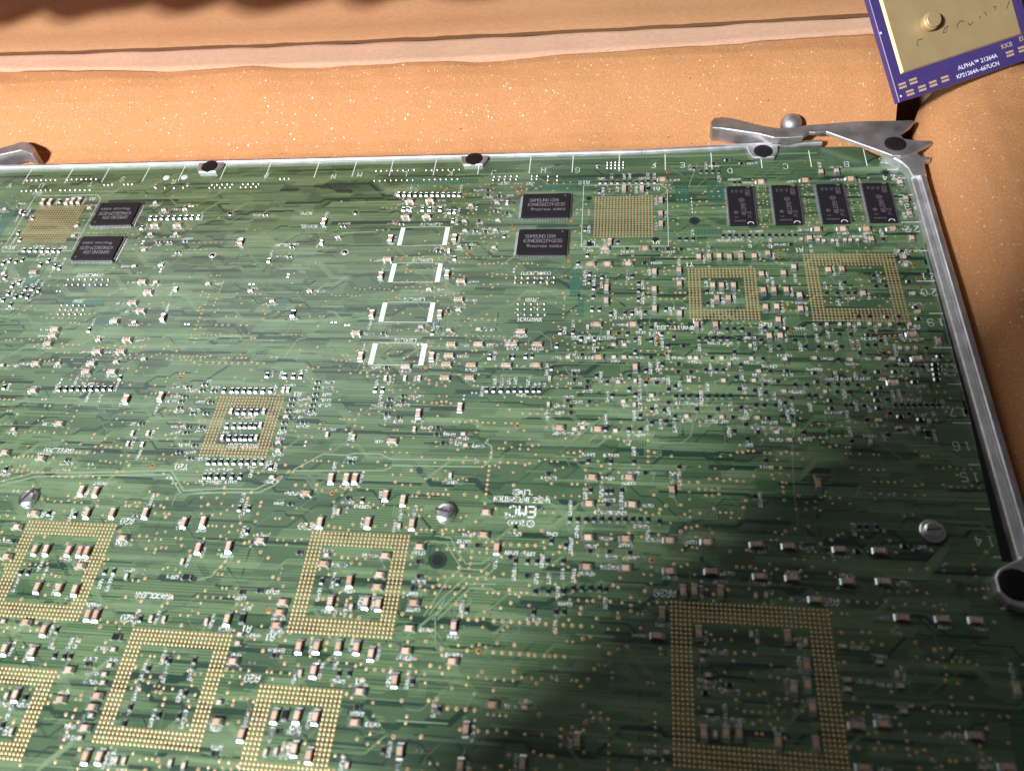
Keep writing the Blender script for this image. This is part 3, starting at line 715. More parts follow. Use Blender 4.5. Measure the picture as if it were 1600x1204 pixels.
# drilled holes
for x, y, r in ((-7.69, 8.11, .12), (-7.66, 5.77, .12), (-13.42, 8.15, .12), (-13.44, 5.65, .12)):
    mb = MB(); mb.ring(x, y, r * .75, r, .004, 18, 1, zin=.03); mb.ring(x, y, r, r * 1.35, .003, 18, 1, zin=.004); mb.disc(x, y, r * .78, .006, 18, 0)
    mb.build('plated_hole', [M['hole'], M['tin']], board)
for x, y, r in ((-1.77, -7.33, .17), (6.48, 7.35, .13), (4.95, 6.32, .09), (2.38, 6.15, .1), (4.65, 9.3, .08), (2.25, 8.75, .08), (14.1, 9.95, .13)):
    mb = MB(); mb.ring(x, y, r, r * 1.7, .0038, 22, 1); mb.disc(x, y, r, .0045, 22, 0)
    mb.build('drilled_hole', [M['hole'], M['mask_dark']], board)
mb = MB()
for x, y in [(-2.424, 5.582), (5.499, 10.269), (5.497, 1.897), (3.49, 1.496), (4.971, 1.511), (4.969, 1.278), (5.276, 0.738), (4.649, -0.38), (0.249, -2.405), (-12.392, -4.384), (-12.661, -0.649), (-5.668, -5.183), (-6.745, -9.21), (-0.167, -10.006), (12.448, 0.891), (13.078, 1.563), (12.575, 1.558), (11.651, 1.129), (9.572, 1.757), (14.286, 4.913), (14.275, 4.253), (14.283, 3.821), (14.313, 5.558), (12.292, -1.703), (9.585, 5.672), (9.554, 5.339), (9.527, 2.876), (1.289, 1.444), (4.726, -7.006), (11.122, 10.72), (-3.05, 9.194), (-0.831, 9.415)]:
    mb.ring(x, y, .04, .085, .004, 12, 0, zin=.012); mb.disc(x, y, .042, .006, 12, 1)
tag(mb.build('test_hole', [M['copper'], M['hole']], board), kind='stuff')
mb = MB()
for x, y, r in ((-5.9, 7.55, .09), (-3.45, 5.98, .07), (-5.2, 5.35, .08), (-0.72, 9.15, .1), (-0.72, 7.02, .1), (1.6, 7.42, .09), (1.62, 5.2, .09), (-5.3, 3.2, .06), (-3.4, 1.2, .06), (-3.3, -.05, .07), (-3.1, 3.95, .08)): mb.dome(x, y, r, .008, 10)
tag(mb.build('copper_land', M['copper'], board, True), kind='stuff')

# ---- silkscreen, drawn with a plotter-style stroke font
GL = {'0': '10301535 45 4124 15130 '}
FONT = {
 'A': ['0004264440', '0242'], 'B': ['0006364533', '0333424130 00'.replace(' ', '')], 'C': ['4530'.replace('4530', '4536160501103041')], 'D': ['00062644422000'],
 'E': ['46060040', '0333'], 'F': ['460600', '0333'], 'G': ['453616050110304143 23'.replace(' ', '')], 'H': ['0600', '4640', '0343'], 'I': ['1636', '2620', '1030'],
 'J': ['46413010 01'.replace(' ', '')], 'K': ['0600', '460340'], 'L': ['060040'], 'M': ['0006234640'], 'N': ['00064046'], 'O': ['103041453616050110'], 'P': ['00063645443303'],
 'Q': ['103041453616050110', '2240'], 'R': ['00063645443303', '2340'], 'S': ['453616050413334241301001'], 'T': ['0646', '2620'], 'U': ['060110304146'], 'V': ['062046'], 'W': ['0610233046'],
 'X': ['0046', '0640'], 'Y': ['062346', '2320'], 'Z': ['06460040'], '0': ['103041453616050110'], '1': ['152620', '1030'], '2': ['0516364544 0040'.replace(' ', '')], '3': ['051636454433424130 1001'.replace(' ', ''), '1333'],
 '4': ['30360242'], '5': ['460603334241301001'], '6': ['453616050110304142331302'], '7': ['064610'], '8': ['133344453616050413020110304142 33'.replace(' ', '')], '9': ['011030414536160504133344'],
 '_': ['0040'], '-': ['1333'], '.': ['1011'], '/': ['0046'], ' ': []}


def strokes(mb, text, x, y, h, ang, w, z=0.0045, cx=0.5, cw=0.82, m=0, fr=None):
    """text centred at x,y; fr maps local plane coords to 3D"""
    adv = h * cw
    W_ = adv * len(text) - adv * .25
    ca, sa = math.cos(ang), math.sin(ang)
    for i, ch in enumerate(text):
        for st in FONT.get(ch, []):
            pts = [(int(st[q]) / 4 * h * .58 + i * adv - W_ * cx, int(st[q + 1]) / 6 * h - h / 2) for q in range(0, len(st) - 1, 2)]
            pts = [(x + a * ca - b * sa, y + a * sa + b * ca) for a, b in pts]
            for a, b in zip(pts, pts[1:]): mb.quad(a, b, w, z, m, w * .4)


sk = MB()
PI = math.pi
for x in [-28.2, -30.4, -32.6, -34.8] + [-24.628, -22.433, -20.538, -18.473, -16.68, -14.626, -12.465, -10.127, -8.355, -6.636, -4.646, -2.657, -0.4, 1.456, 3.45, 5.385, 7.304, 9.325, 11.286, 13.457]: sk.quad((x, 11.42), (x, 10.38), .035, .0090)
for j, y in enumerate([10.14, 8.635, 7.13, 5.625, 4.12, 2.615, 1.11, -0.395, -1.9, -3.405, -4.91, -6.415, -7.92, -9.425]): sk.quad((14.96, y), (14.35 if j % 2 else 14.2, y), .03, .0045)
for ch, x, y in (('A', 14.25, 10.62), ('B', 12.66, 10.51), ('C', 10.26, 10.47), ('D', 8.01, 10.27), ('E', 6.09, 10.69), ('F', 4.89, 10.73), ('G', 1.67, 10.51), ('H', .21, 10.56), ('J', -1.95, 10.45), ('K', -3.9, 10.5), ('L', -5.95, 10.5), ('M', -8.03, 10.53), ('N', -9.23, 10.44), ('P', -12.47, 10.67), ('R', -16.9, 10.35), ('S', -19.56, 10.58), ('T', -21.05, 10.28), ('U', -23.57, 10.25), ('V', -25.27, 10.3)):
    strokes(sk, ch, x, y, .30, PI, .026)
for tx, x, y in (('25', 14.2, 10.72), ('24', 14.15, 9.65), ('23', 14.7, 7.97), ('22', 14.5, 6.76), ('21', 14.62, 4.34), ('20', 14.5, 3.58), ('19', 14.45, 2.2), ('18', 14.5, .2), ('17', 14.4, -1.5), ('16', 14.25, -2.76), ('15', 14.25, -3.85), ('14', 14.2, -5.94)):
    strokes(sk, tx, x, y, .30, PI, .026, cw=1.1)
strokes(sk, 'EMC', .70, -5.58, .36, PI, .055, cw=.84); strokes(sk, '2', .2, -5.74, .17, PI, .03)
strokes(sk, '2000', .55, -5.98, .17, PI, .03); sk.ring(1.0, -5.98, .10, .125, .0045, 18); strokes(sk, 'C', 1.0, -5.98, .11, PI, .022)
strokes(sk, 'WHERE INFORMATION', .66, -5.16, .17, PI, .028, cw=.62); strokes(sk, 'LIVES', .62, -4.90, .17, PI, .028, cw=.66)


def poly(pts, w=.028):
    for a, b in zip(pts, pts[1:]): sk.quad(a, b, w, .0045, ext=w / 2)


mark(.66, -5.45, .95, .75)
for fx in (1.99, -23.54):                                   # outlines round the full pad grids
    poly([(fx, 9.54), (fx + 3.15, 9.54), (fx + 3.45, 9.24), (fx + 3.45, 5.97), (fx + .05, 5.97), (fx, 9.54)], .016)
    strokes(sk, 'A18', fx + .0, 9.72, .2, PI, .03); strokes(sk, 'A1', fx + 3.0, 9.25, .2, PI, .03); strokes(sk, 'W18', fx + .35, 6.2, .2, PI, .03); strokes(sk, 'W1', fx + 2.95, 6.18, .2, PI, .03)
BARS = ((7.18, 6.12), (5.14, 4.11), (3.08, 2.09), (1.08, .07))
for y1, y0 in BARS:
    poly([(-5.3, y1), (-3.6, y1)], .016); poly([(-5.3, y0), (-3.6, y0)], .018)
    strokes(sk, 'L200_82', -4.3, y1 + .14, .15, PI, .026)
for x, y, s in ((6.2, 4.98, 'Y1'), (6.35, 2.2, 'A1'), (8.75, 2.05, 'A20'), (-7.9, -1.3, 'A1'), (-8.2, -4.15, 'Y1'), (-11.3, -4.4, 'Y20'), (-12.5, -6.5, 'A20'), (-15.9, -6.4, 'AF20'), (-6.2, -6.4, 'AF26'), (-6.5, -10.0, 'A1'), (10.3, 5.7, 'A1'), (13.9, 5.6, 'A26'), (13.7, 2.0, 'AF1'), (-11.2, -9.7, 'A20'), (-7.3, -9.8, 'A1'), (-6.7, -11.2, 'A20'), (-3.5, -11.1, 'A1'), (5.1, -8.0, 'AR36'), (9.7, -8.0, 'A36')):
    strokes(sk, s, x, y, .2, PI, .03)
for x, y, s in ((-18.6, 4.55, 'CONN_HCPU'), (.35, 4.56, 'CONN_HCPU'), (-18.5, 3.12, 'JTAG'), (.3, 3.22, 'JTAG'), (.3, 2.25, 'XWAYACH'), (-.3, 9.7, 'J23'), (-1.4, 9.78, 'J27'), (-9.9, 8.1, 'XCPU'), (-9.6, 7.3, 'XCDSEL'), (-10.4, 6.2, 'XDH2_NS'), (5.6, 1.9, 'XPARITY_ERR'), (2.6, 1.4, 'XCPUCON_ERR'), (4.9, 1.6, 'JMP1'), (-9.3, -3.5, 'ORB27_ERR'), (-10.6, -8.95, 'VRACKX_ERR'), (-16.2, -3.9, 'ORB22_700')):
    strokes(sk, s, x, y, .16, PI, .028)
for k, x, y in COMP:                                        # reference designators
    pre = 'C' if k in 'VHvh' else 'R'
    s = pre + ''.join(rnd.choice('0123456789') for _ in range(rnd.choice((3, 4, 4, 5))))
    hx, hy = HALF[k]
    h = .10
    L = h * .82 * len(s) / 2
    for tries in range(6):
        if k in 'VvRT':
            d = rnd.random()
            if d < .5: X, Y, A = x + rnd.choice((-1, 1)) * (hx + .09), y + rnd.uniform(-.1, .1), PI / 2
            elif d < .8: X, Y, A = x, y + rnd.choice((-1, 1)) * (hy + .26), PI / 2
            else: X, Y, A = x, y - rnd.choice((-1, 1)) * (hy + .09), PI
        else:
            if rnd.random() < .6: X, Y, A = x, y + rnd.choice((-1, -1, 1)) * (hy + .09), PI
            else: X, Y, A = x + rnd.choice((-1, 1)) * (hx + .28), y, PI
        ends = [(X, Y + q * L) for q in (-.8, 0, .8)] if A == PI / 2 else [(X + q * L, Y) for q in (-.8, 0, .8)]
        if X < 14.8 and not any(taken(*e) for e in ends): break
    else: continue
    mark(X, Y, *((.08, L) if A == PI / 2 else (L, .08)))
    strokes(sk, s, X, Y, h, A, .028, cw=.86)
tag(sk.build('silkscreen', M['silk'], board), kind='stuff')
for y1, y0 in BARS:                                         # pairs of white position bars
    for x in (-5.42, -3.52):
        mb = MB(); mb.box(x - .095, x + .095, y0 + .015, y1 - .015, 0.0005, .006, bottom=False); mb.build('position_bar', M['silk'], board)

# ------------------------------------------------------------------ passive parts
def cap_parts():
    body = MB(); body.box(-.080, .080, -.105, .105, .006, .118, c=.014)
    ends = []
    for s in (-1, 1):
        e = MB()
        e.box(-.085, .085, *sorted((s * .10, s * .162)), .004, .124, c=.012)
        y0, y1 = s * .1621, s * .225
        v = [(-.085, y0, .085), (.085, y0, .085), (-.096, y1, .005), (.096, y1, .005), (-.085, y0, .005), (.085, y0, .005), (-.089, s * .18, .03), (.089, s * .18, .03)]
        f = [(0, 1, 7, 6), (6, 7, 3, 2), (0, 6, 4), (6, 2, 4), (1, 5, 7), (7, 5, 3)]
        if s > 0: f = [q[::-1] for q in f]
        e.add(v, f)
        ends.append(e.mesh('capacitor_terminal', M['tin']))
    return body.mesh('capacitor_body', M['cap']), ends


def small_part(name, bodymat, topmat, h, L=.090, w=.051):
    q = MB()
    q.box(-w, w, -L * .74, L * .74, .005, h, 0, c=.006)
    for s in (-1, 1):
        q.box(-w - .003, w + .003, *sorted((s * L * .73, s * L)), .004, h + .003, 1, c=.006)
        y0, y1 = s * (L + .0005), s * (L + .035)
        v = [(-w, y0, h * .7), (w, y0, h * .7), (-w - .006, y1, .004), (w + .006, y1, .004), (-w, y0, .004), (w, y0, .004)]
        f = [(0, 1, 3, 2), (0, 2, 4), (1, 5, 3)]
        q.add(v, [g[::-1] for g in f] if s > 0 else f, 1)
    return q


cap_body, cap_ends = cap_parts()
cap_violet = cap_body.copy(); cap_violet.materials[0] = M['cap_violet']
scap = small_part('chip_capacitor', None, None, .075).mesh('chip_capacitor', [M['cap_small'], M['tin']])
rq = small_part('resistor', None, None, .052)
res = rq.mesh('resistor', [M['res'], M['tin']])
big = small_part('power_resistor', None, None, .06, .16, .08).mesh('power_resistor', [M['res'], M['tin']])
camp = Vector((3.8586, -16.4089, 22.7098))
order = sorted(COMP, key=lambda c: (Vector((c[1], c[2], 0)) - camp).length)
nres, rest = 0, MB()
for k, x, y in order:
    rz = (0 if k in 'VvRT' else PI / 2) + rnd.uniform(-.05, .05)
    if k in 'VH':
        o = link('capacitor', cap_violet if abs(x + 11.6) < .35 and abs(y + 7.4) < .35 and k == 'V' else cap_body, board, (x, y, 0), rz)
        for e in cap_ends: link('terminal', e, o)
    elif k in 'vh':
        link('chip_capacitor', scap, board, (x, y, 0), rz)
    elif k in 'Tt':
        link('power_resistor', big, board, (x, y, 0), rz)
    else:
        nres += 1
        if nres <= 300: link('resistor', res, board, (x, y, 0), rz)
        else:
            c_, s_ = math.cos(rz), math.sin(rz)
            for mm in (0, 1):
                fs = [f for f, q in zip(rq.f, rq.m) if q == mm]
                rest.add([(x + a * c_ - b * s_, y + a * s_ + b * c_, z) for a, b, z in rq.v], fs, mm)
tag(rest.build('resistor_rows', [M['res'], M['tin']], board), kind='stuff')
# blank tinned lands of parts that were never fitted
mb = MB()
for i in range(170):
    x, y = rnd.uniform(-24, 13.5), rnd.uniform(-13.5, 9)
    if taken(x, y) or rnd.random() > dens(x, y): continue
    v = rnd.random() < .5
    for s in (-1, 1):
        X, Y = (x, y + s * .075) if v else (x + s * .075, y)
        if not taken(X, Y): mb.box(X - .04, X + .04, Y - .035, Y + .035, .001, .014, c=.005, bottom=False)
tag(mb.build('bare_land', M['tin'], board), kind='stuff')

# ------------------------------------------------------------------ memory chips
def lead_mesh(name, pts, along, nrm):
    """gull-wing leads at pts, pointing along nrm"""
    q = MB()
    ax, ay = along; nx, ny = nrm
    for x, y, w in pts:
        prof = [(0, .075), (.035, .072), (.055, .012), (.105, .006)]
        th = .014
        vs = []
        for d, z in prof:
            for s in (-1, 1):
                vs.append((x + nx * d + ax * s * w, y + ny * d + ay * s * w, z + th))
                vs.append((x + nx * d + ax * s * w, y + ny * d + ay * s * w, z))
        fs = []
        for i in range(3):
            b = i * 4
            fs += [(b, b + 2, b + 6, b + 4), (b + 1, b + 5, b + 7, b + 3), (b, b + 4, b + 5, b + 1), (b + 2, b + 3, b + 7, b + 6)]
        fs.append((12, 14, 15, 13))
        q.add(vs, fs)
    return q.mesh(name, M['lead'])


def qfp():
    hx, hy = 1.0, .70
    b = MB()
    oct_ = lambda e, c: [(-hx + e + c, -hy + e), (hx - e - c, -hy + e), (hx - e, -hy + e + c), (hx - e, hy - e - c), (hx - e - c, hy - e), (-hx + e + c, hy - e), (-hx + e, hy - e - c), (-hx + e, -hy + e + c)]
    rings = [(oct_(.03, .05), .02), (oct_(0, .05), .08), (oct_(.03, .05), .155)]
    vs = [(x, y, z) for r, z in rings for x, y in r]
    fs = [tuple(range(16, 24)), tuple(range(7, -1, -1))]
    for j in range(2): fs += [(j * 8 + i, j * 8 + (i + 1) % 8, j * 8 + 8 + (i + 1) % 8, j * 8 + 8 + i) for i in range(8)]
    b.add(vs, fs)
    body = b.mesh('memory_chip_body', M['epoxy'])
    L = []
    for s in (-1, 1):
        L.append(lead_mesh('lead_row', [((i - 14.5) * .065, s * hy, .015) for i in range(30)], (1, 0), (0, s)))
        L.append(lead_mesh('lead_row', [(s * hx, (i - 9.5) * .065, .015) for i in range(20)], (0, 1), (s, 0)))
    t = MB()
    strokes(t, 'SAMSUNG', -.42, .28, .17, 0, .019, .1565, .35, .68); strokes(t, '034', .35, .28, .17, 0, .019, .1565, .5, .68)
    strokes(t, 'K7A403600M-QE15', .02, .02, .17, 0, .019, .1565, .5, .60)
    strokes(t, 'TYA0748A KOREA', .12, -.28, .11, 0, .016, .1565, .5, .92)
    d = MB(); d.ring(-.55, -.22, .045, .06, .157, 16); d.disc(.78, .55, .03, .157, 12)
    return body, L, t.mesh('marking', M['print']), d.mesh('pin_mark', M['print'])


qb, ql, qt, qd = qfp()
for i, (x, y, a) in enumerate(CHIPS):
    o = link('memory_chip', qb, board, (x, y, 0), a + (0.004, -.006, .01, -.004)[i])
    for m_ in ql: link('lead_row', m_, o)
    tag(link('marking', qt, o), kind='stuff'); link('pin_mark', qd, o)


def tsop():
    hx, hy = .508, 1.11
    b = MB()
    pts = lambda e: [(-hx + e, -hy + e), (hx - e, -hy + e), (hx - e, hy - e)] + [(.30 + .11 * math.cos(PI * q / 8), hy - e - .11 * math.sin(PI * q / 8)) for q in range(9)] + [(-hx + e, hy - e)]
    n = len(pts(0))
    rings = [(pts(.02), .01), (pts(0), .06), (pts(.02), .112)]
    vs = [(x, y, z) for r, z in rings for x, y in r]
    fs = [tuple(range(2 * n, 3 * n)), tuple(range(n - 1, -1, -1))]
    for j in range(2): fs += [(j * n + i, j * n + (i + 1) % n, j * n + n + (i + 1) % n, j * n + n + i) for i in range(n)]
    b.add(vs, fs)
    L = [lead_mesh('lead_row', [(s * hx, (i - 13) * .08, .018) for i in range(27)], (0, 1), (s, 0)) for s in (-1, 1)]
    t = MB()
    strokes(t, '0028', .28, .72, .15, -PI / 2, .022, .1135, .5, .62)
    strokes(t, '2-2', -.05, .80, .13, 0, .02, .1135); strokes(t, 'E', -.3, .80, .13, 0, .02, .1135)
    for q in range(3): t.ring(.02, .28, .03 + q * .035, .045 + q * .035, .1135, 14)
    strokes(t, '48LC8M8', .06, -.25, .16, PI / 2, .026, .1135, .5, .62)
    for a in range(5): t.quad((-.24, -.42), (-.24 + .1 * math.cos(a * 1.2566 + PI / 2), -.42 + .1 * math.sin(a * 1.2566 + PI / 2)), .03, .1135)
    strokes(t, 'C', -.24, -.68, .12, PI / 2, .02, .1135); strokes(t, 'TZ', .27, -.45, .11, 0, .018, .1135); strokes(t, 'TL', .27, -.66, .11, 0, .018, .1135)
    strokes(t, 'SINGAPORE', -.12, -.9, .075, 0, .012, .1135, .5, .72)
    d = MB()
    nn = 12
    for q in range(nn):
        a0, a1 = PI * q / nn, PI * (q + 1) / nn
        d.add([(.28 + r * math.cos(a), -1.07 + r * math.sin(a), .1138) for r, a in ((.095, a0), (.125, a0), (.125, a1), (.095, a1))], [(0, 1, 2, 3)])
    return b.mesh('memory_chip_body', M['epoxy']), L, t.mesh('marking', M['print_dim']), d.mesh('pin_mark', M['silk'])


tb, tl, tt, td = tsop()
for i, (x, y) in enumerate(TSOP):
    o = link('memory_chip', tb, board, (x, y, 0), (.004, -.004, .006, -.003)[i])
    for m_ in tl: link('lead_row', m_, o)
    tag(link('marking', tt, o), kind='stuff'); link('pin_mark', td, o)

# ------------------------------------------------------------------ screws on the board
for x, y, a, flat in ((-1.76, -5.74, -12, 0), (-16.44, -5.84, 62, 0), (12.85, -5.71, 8, 1)):
    o = empty('screw', (x, y, 0)); o.parent = board; o.rotation_euler = (0, 0, math.radians(a))
    mb = MB()
    if flat:
        mb.lathe([(.36, .0), (.36, .06), (.33, .08)], n=28); mb.lathe([(.25, .08), (.26, .16), (.20, .19)], n=28)
        slot = (.22, .022, .18, .194)
    else:
        mb.lathe([(.34, 0), (.345, .05), (.32, .12), (.24, .185), (.16, .20)], n=28)
        slot = (.30, .045, .1, .205)
    mb.build('head', M['steel'], o, False)
    mb = MB(); mb.box(-slot[0], slot[0], -slot[1], slot[1], slot[2], slot[3]); mb.build('slot', M['slot'], o)

# ------------------------------------------------------------------ metal rails
def rail_sweep(name, prof, p0, p1, mat_, axis):
    """profile (inward offset, z) swept from p0 to p1"""
    d = (Vector(p1) - Vector(p0)).normalized()
    nrm = Vector((-d.y, d.x)) * axis
    n = len(prof)
    v = [(p_[0] + nrm.x * a, p_[1] + nrm.y * a, z) for p_ in (p0, p1) for a, z in prof]
    f = [(i, (i + 1) % n, n + (i + 1) % n, n + i) for i in range(n)] + [tuple(range(n))[::-1], tuple(range(n, 2 * n))]
    q = MB(); q.add(v, f)
    return bevel(q.build(name, mat_, board), .018)


prof_b = [(0, -.35), (0, .10), (.03, .14), (.16, .145), (.21, .11), (.235, .006), (.235, -.02), (.20, -.35)]
rt = rail_sweep('edge_rail', prof_b, (-44, 11.67), (4.4, 11.67), M['alu'], -1)
rt2 = rail_sweep('edge_rail', prof_b, (4.41, 11.67), (11.85, 11.97), M['alu'], -1)
RIV = ((-15.34, 11.15), (-2.90, 11.22), (9.42, 11.27))
for x, y in RIV:
    mb = MB()
    yb = 11.48 if x < 5 else 11.66
    mb.prism([(x - .64, yb), (x - .58, y - .05), (x - .42, y - .36), (x + .42, y - .36), (x + .58, y - .05), (x + .64, yb)], .008, .142, c=.03)
    lug = mb.build('lug', M['alu'], rt if x < 5 else rt2)
    mb = MB(); mb.lathe([(.385, .12), (.385, .155), (.36, .17), (.2, .175), (.0, .176)], x, y + .02, 28); mb.build('rivet', M['rubber'], board, True)
# tinned ground strip under the rail
mb = MB(); mb.box(-44, 11.6, 11.22, 11.30, .0006, .008, bottom=False); mb.build('ground_strip', M['mask_light'], board)

sp = [(0, .0), (0, .26), (.03, .30), (.20, .335), (.225, .29), (.265, .29), (.29, .40), (.33, .42), (.50, .40), (.55, .34), (.57, -.4), (.02, -.4), (.02, -.285), (.0, -.285)]
sr = rail_sweep('side_rail', sp, (14.86, 9.3), (14.86, -6.6), M['alu'], 1)
mb = MB()
mb.prism([(14.88, 9.28), (15.42, 9.28), (15.48, 10.3), (15.30, 10.75), (14.95, 11.05), (14.30, 11.0), (14.05, 10.72), (14.62, 10.1), (14.80, 9.75)], -.3, .40, c=.04)
mb.prism([(15.44, 10.25), (15.8, 10.35), (15.82, 10.5), (15.4, 10.62)], .1, .30, c=.03)
mb.build('corner_bracket', M['alu'], board)
mb = MB()
cx, cy = 14.60, -7.36
mb.prism([(14.88, -6.58), (14.50, -6.78), (14.26, -6.92), (14.10, -7.16), (14.10, -7.58), (14.30, -7.90), (14.62, -8.02), (15.2, -8.05), (15.43, -7.9), (15.43, -6.5), (14.90, -6.5)], .02, .36, c=.04)
mb.build('rail_foot', M['alu'], board)
mb = MB(); mb.lathe([(.46, .30), (.46, .385), (.435, .40), (.2, .405), (0, .407)], cx, cy, 32); mb.build('rivet', M['rubber'], board, True)
rail_sweep('side_rail', sp, (14.86, -7.95), (14.86, -17), M['alu'], 1)

mb = MB(); mb.prism([(14.855, 6.0), (14.84, 6.0), (14.76, -1.5), (14.56, -6.55), (14.855, -6.55)], .0008, .006); mb.build('edge_shade_strip', M['hole'], board)  # flat black strip on the board, painting the shade along the rail

# ------------------------------------------------------------------ ejector levers
LV = [(7.475, 13.121), (7.8, 13.171), (8.144, 13.088), (9.325, 12.514), (10.065, 12.31), (10.689, 12.324), (11.062, 12.433), (11.61, 12.492), (13.291, 12.622), (15.426, 12.582), (15.506, 12.474), (15.331, 12.192), (14.828, 11.723), (14.902, 11.436), (15.318, 11.298), (15.918, 11.253), (15.939, 11.113), (15.355, 10.703), (14.947, 10.445), (14.619, 10.361), (14.285, 10.392), (14.07, 10.557), (11.96, 11.99), (11.522, 11.951), (11.295, 11.982), (11.011, 11.726), (10.417, 11.669), (9.828, 11.694), (9.281, 11.967), (7.68, 12.42), (7.389, 12.455), (7.292, 12.653), (7.33, 12.91)]
mb = MB(); mb.prism(LV, .36, .50, c=.03)
lev = mb.build('ejector_lever', M['cast'], board)
mb = MB(); mb.prism([(7.475, 13.121), (7.8, 13.171), (8.144, 13.088), (9.325, 12.514), (10.065, 12.31), (10.689, 12.324), (11.031, 12.14), (11.014, 11.746), (10.419, 11.689), (9.83, 11.715), (9.283, 11.988), (7.682, 12.441), (7.39, 12.476), (7.305, 12.652), (7.344, 12.91)], -.2, .497, c=.02)
mb.build('grip', M['cast'], lev)
mb = MB(); mb.lathe([(.42, .45), (.42, .515), (.39, .53), (.2, .535), (0, .537)], *(14.516, 11.094), 28); mb.build('pivot', M['rubber'], lev, True)
kx, ky = (10.671, 12.83)
mb = MB(); mb.lathe([(.30, -.3), (.30, .1), (.42, .14), (.45, .25), (.43, .42), (.35, .56), (.22, .64), (.1, .67), (0, .675)], kx, ky, 28)
mb.build('detent_pin', M['cast'], board, True)
mb = MB(); mb.prism([(-29.673, 10.578), (-30.221, 11.523), (-28.313, 11.879), (-26.535, 12.477), (-25.575, 12.919), (-25.279, 12.882), (-24.774, 12.55), (-24.484, 12.16), (-24.543, 11.927), (-25.322, 12.263), (-26.276, 11.969)], -.2, .50, c=.03)
bevel(mb.build('ejector_lever', M['cast'], board), .03)

# ------------------------------------------------------------------ processor package leaning on the foam
U, V, N = Vector((0.91298, 0.40761, 0.0179)), Vector((-0.32513, 0.69968, 0.63619)), Vector((0.24679, -0.58665, 0.77132))
O0 = Vector((14.41808, 11.86898, 1.9))
cpu = empty('processor', O0)
cpu.matrix_world = Matrix(((U.x, V.x, N.x, O0.x), (U.y, V.y, N.y, O0.y), (U.z, V.z, N.z, O0.z), (0, 0, 0, 1)))
tag(cpu, 'purple ceramic processor package with gold lid leaning on the foam corner', 'processor')
M['purple'] = mat('purple_ceramic', (0.060, 0.040, 0.165), 0.38)
t = NT(M['purple']); t.l(t.mix(t.noise(3, 4).outputs['Fac'], (0.050, 0.034, 0.150), (0.075, 0.050, 0.19)), t.b.inputs['Base Color'])
M['lid'] = mat('brushed_gold_lid', (0.70, 0.55, 0.30), 0.45, 0.35)
M['tan'] = mat('dull_gold_contact', (0.62, 0.44, 0.28), 0.5, 0.2)
t = NT(M['lid'])
t.l(t.mix(t.noise(1.2, 5).outputs['Fac'], (0.44, 0.31, 0.15), (0.58, 0.43, 0.23)), t.b.inputs['Base Color'])
t.bump(t.noise(30, 2, t.mapped((1, 8, 1))).outputs['Fac'], 0.15, 0.01)
M['scratch'] = mat('dark_scratch', (0.10, 0.05, 0.03), 0.6)
SZ = 6.2
mb = MB(); mb.box(0, SZ, 0, SZ, -.30, 0, c=.02); mb.build('ceramic_body', M['purple'], cpu)
lx0, ly0, lx1, ly1 = 0.389, 1.021, SZ - 0.389, SZ - 1.021
mb = MB()
mb.add([(lx0, ly0, .002), (lx1, ly0, .002), (lx1, ly1, .002), (lx0, ly1, .002), (lx0 + .1, ly0 + .05, .07), (lx1 - .1, ly0 + .05, .07), (lx1 - .1, ly1 - .05, .07), (lx0 + .1, ly1 - .05, .07)],
       [(4, 5, 6, 7), (0, 1, 5, 4), (1, 2, 6, 5), (2, 3, 7, 6), (3, 0, 4, 7)])
lid = mb.build('lid', M['lid'], cpu)
for sx, sy in ((1.998, 2.565), (SZ - 1.35, 4.1)):
    mb = MB(); mb.lathe([(.29, .071), (.29, .13), (.34, .15), (.35, .20), (.35, .36), (.33, .39), (.30, .41), (.30, .50), (.28, .52), (.0, .525)], sx, sy, 24); mb.build('stud', M['lid'], cpu)
mb = MB()
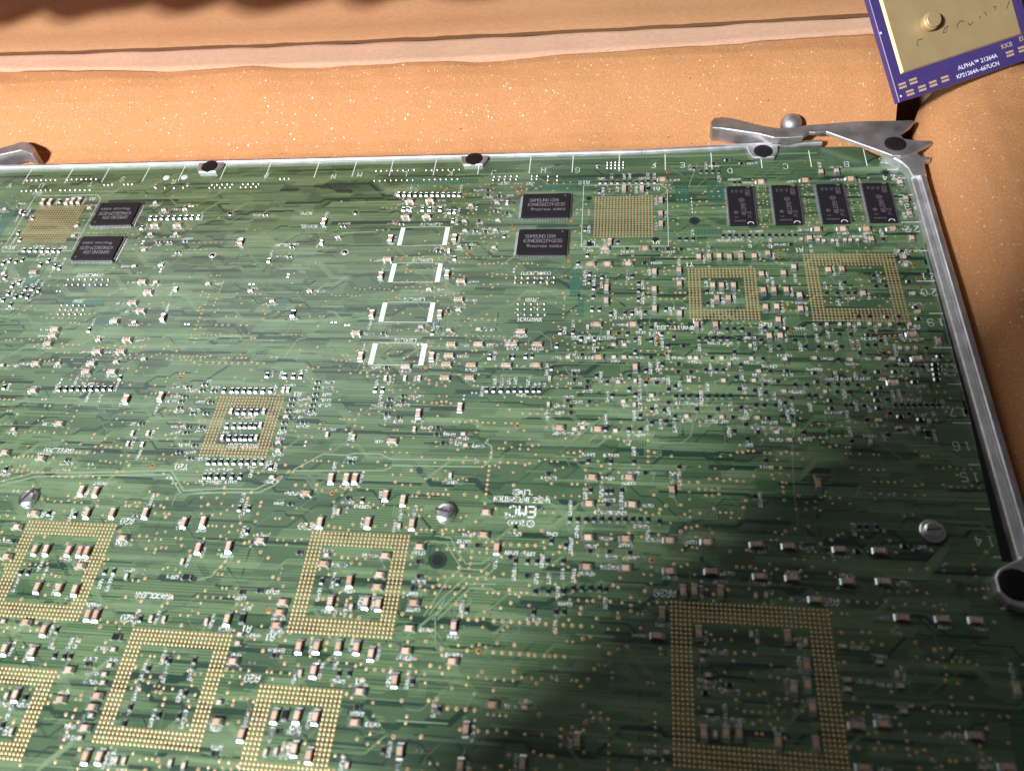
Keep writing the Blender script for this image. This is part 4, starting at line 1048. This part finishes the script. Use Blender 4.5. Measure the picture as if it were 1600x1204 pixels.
for pts in [[(1.638, 2.051), (1.442, 2.058), (1.338, 1.908), (1.393, 1.814)], [(2.824, 2.216), (2.638, 2.167), (2.534, 2.016), (2.646, 2.009), (2.783, 2.176)], [(3.379, 2.258), (3.204, 2.154), (3.166, 2.036)], [(3.521, 2.164), (3.405, 2.251)], [(3.663, 2.07), (3.719, 1.975), (3.894, 2.079)], [(4.418, 2.288), (4.489, 2.241), (4.512, 2.13)], [(4.879, 2.386), (4.985, 2.355), (4.921, 2.243)], [(5.606, 2.407), (5.508, 2.279), (5.411, 2.151)], [(5.938, 2.361), (5.894, 2.217), (5.932, 2.154)], [(4.167, 2.128), (4.242, 2.184)]]:
    for i, (a, b) in enumerate(zip(pts, pts[1:])): mb.quad(a, b, .035 - .005 * i, .0715, ext=.005)
tag(mb.build('scratch', M['scratch'], lid), kind='stuff')
for i, (x, y) in enumerate([(0.325, 0.578), (0.815, 0.611), (0.551, 0.222), (1.094, 0.238), (1.587, 0.27), (2.124, 0.302), (5.085, 0.44), (5.641, 0.457)]):
    mb = MB(); mb.box(x - .16, x + .16, y - .11, y - .025, .0005, .012, bottom=False); mb.box(x - .16, x + .16, y + .025, y + .11, .0005, .012, bottom=False)
    mb.build('contact_pair', M['tan'], cpu)
mb = MB()
mb.disc([(0.136, 0.206), (0.069, 2.779)][0][0], [(0.136, 0.206), (0.069, 2.779)][0][1], .045, .004, 12); mb.disc([(0.136, 0.206), (0.069, 2.779)][1][0], [(0.136, 0.206), (0.069, 2.779)][1][1], .05, .004, 14)
mb.build('index_dot', M['print_white'], cpu)


def text_part(s, size, x, y, parent, material, name):
    c = D.curves.new(name, 'FONT')
    c.body = s; c.size = size; c.offset = .003
    tmp = D.objects.new('tmp', c); COL.objects.link(tmp)
    dg = bpy.context.evaluated_depsgraph_get(); dg.update()
    me = D.meshes.new_from_object(tmp.evaluated_get(dg))
    D.objects.remove(tmp); me.materials.clear(); me.materials.append(material)
    return tag(link(name, me, parent, (x, y, .004)), kind='stuff')


text_part('ALPHA\u2122 21264A', .235, (2.771, 0.406)[0], (2.771, 0.406)[1] + .05, cpu, M['print_white'], 'marking')
text_part('KP21264A\u2013667UCN', .225, (2.614, 0.179)[0], (2.614, 0.179)[1] - .03, cpu, M['print_white'], 'marking')
text_part('KKB', .27, *(4.789, 0.7), cpu, M['tan'], 'marking')
text_part('EU', .27, *(5.62, 0.766), cpu, M['tan'], 'marking')
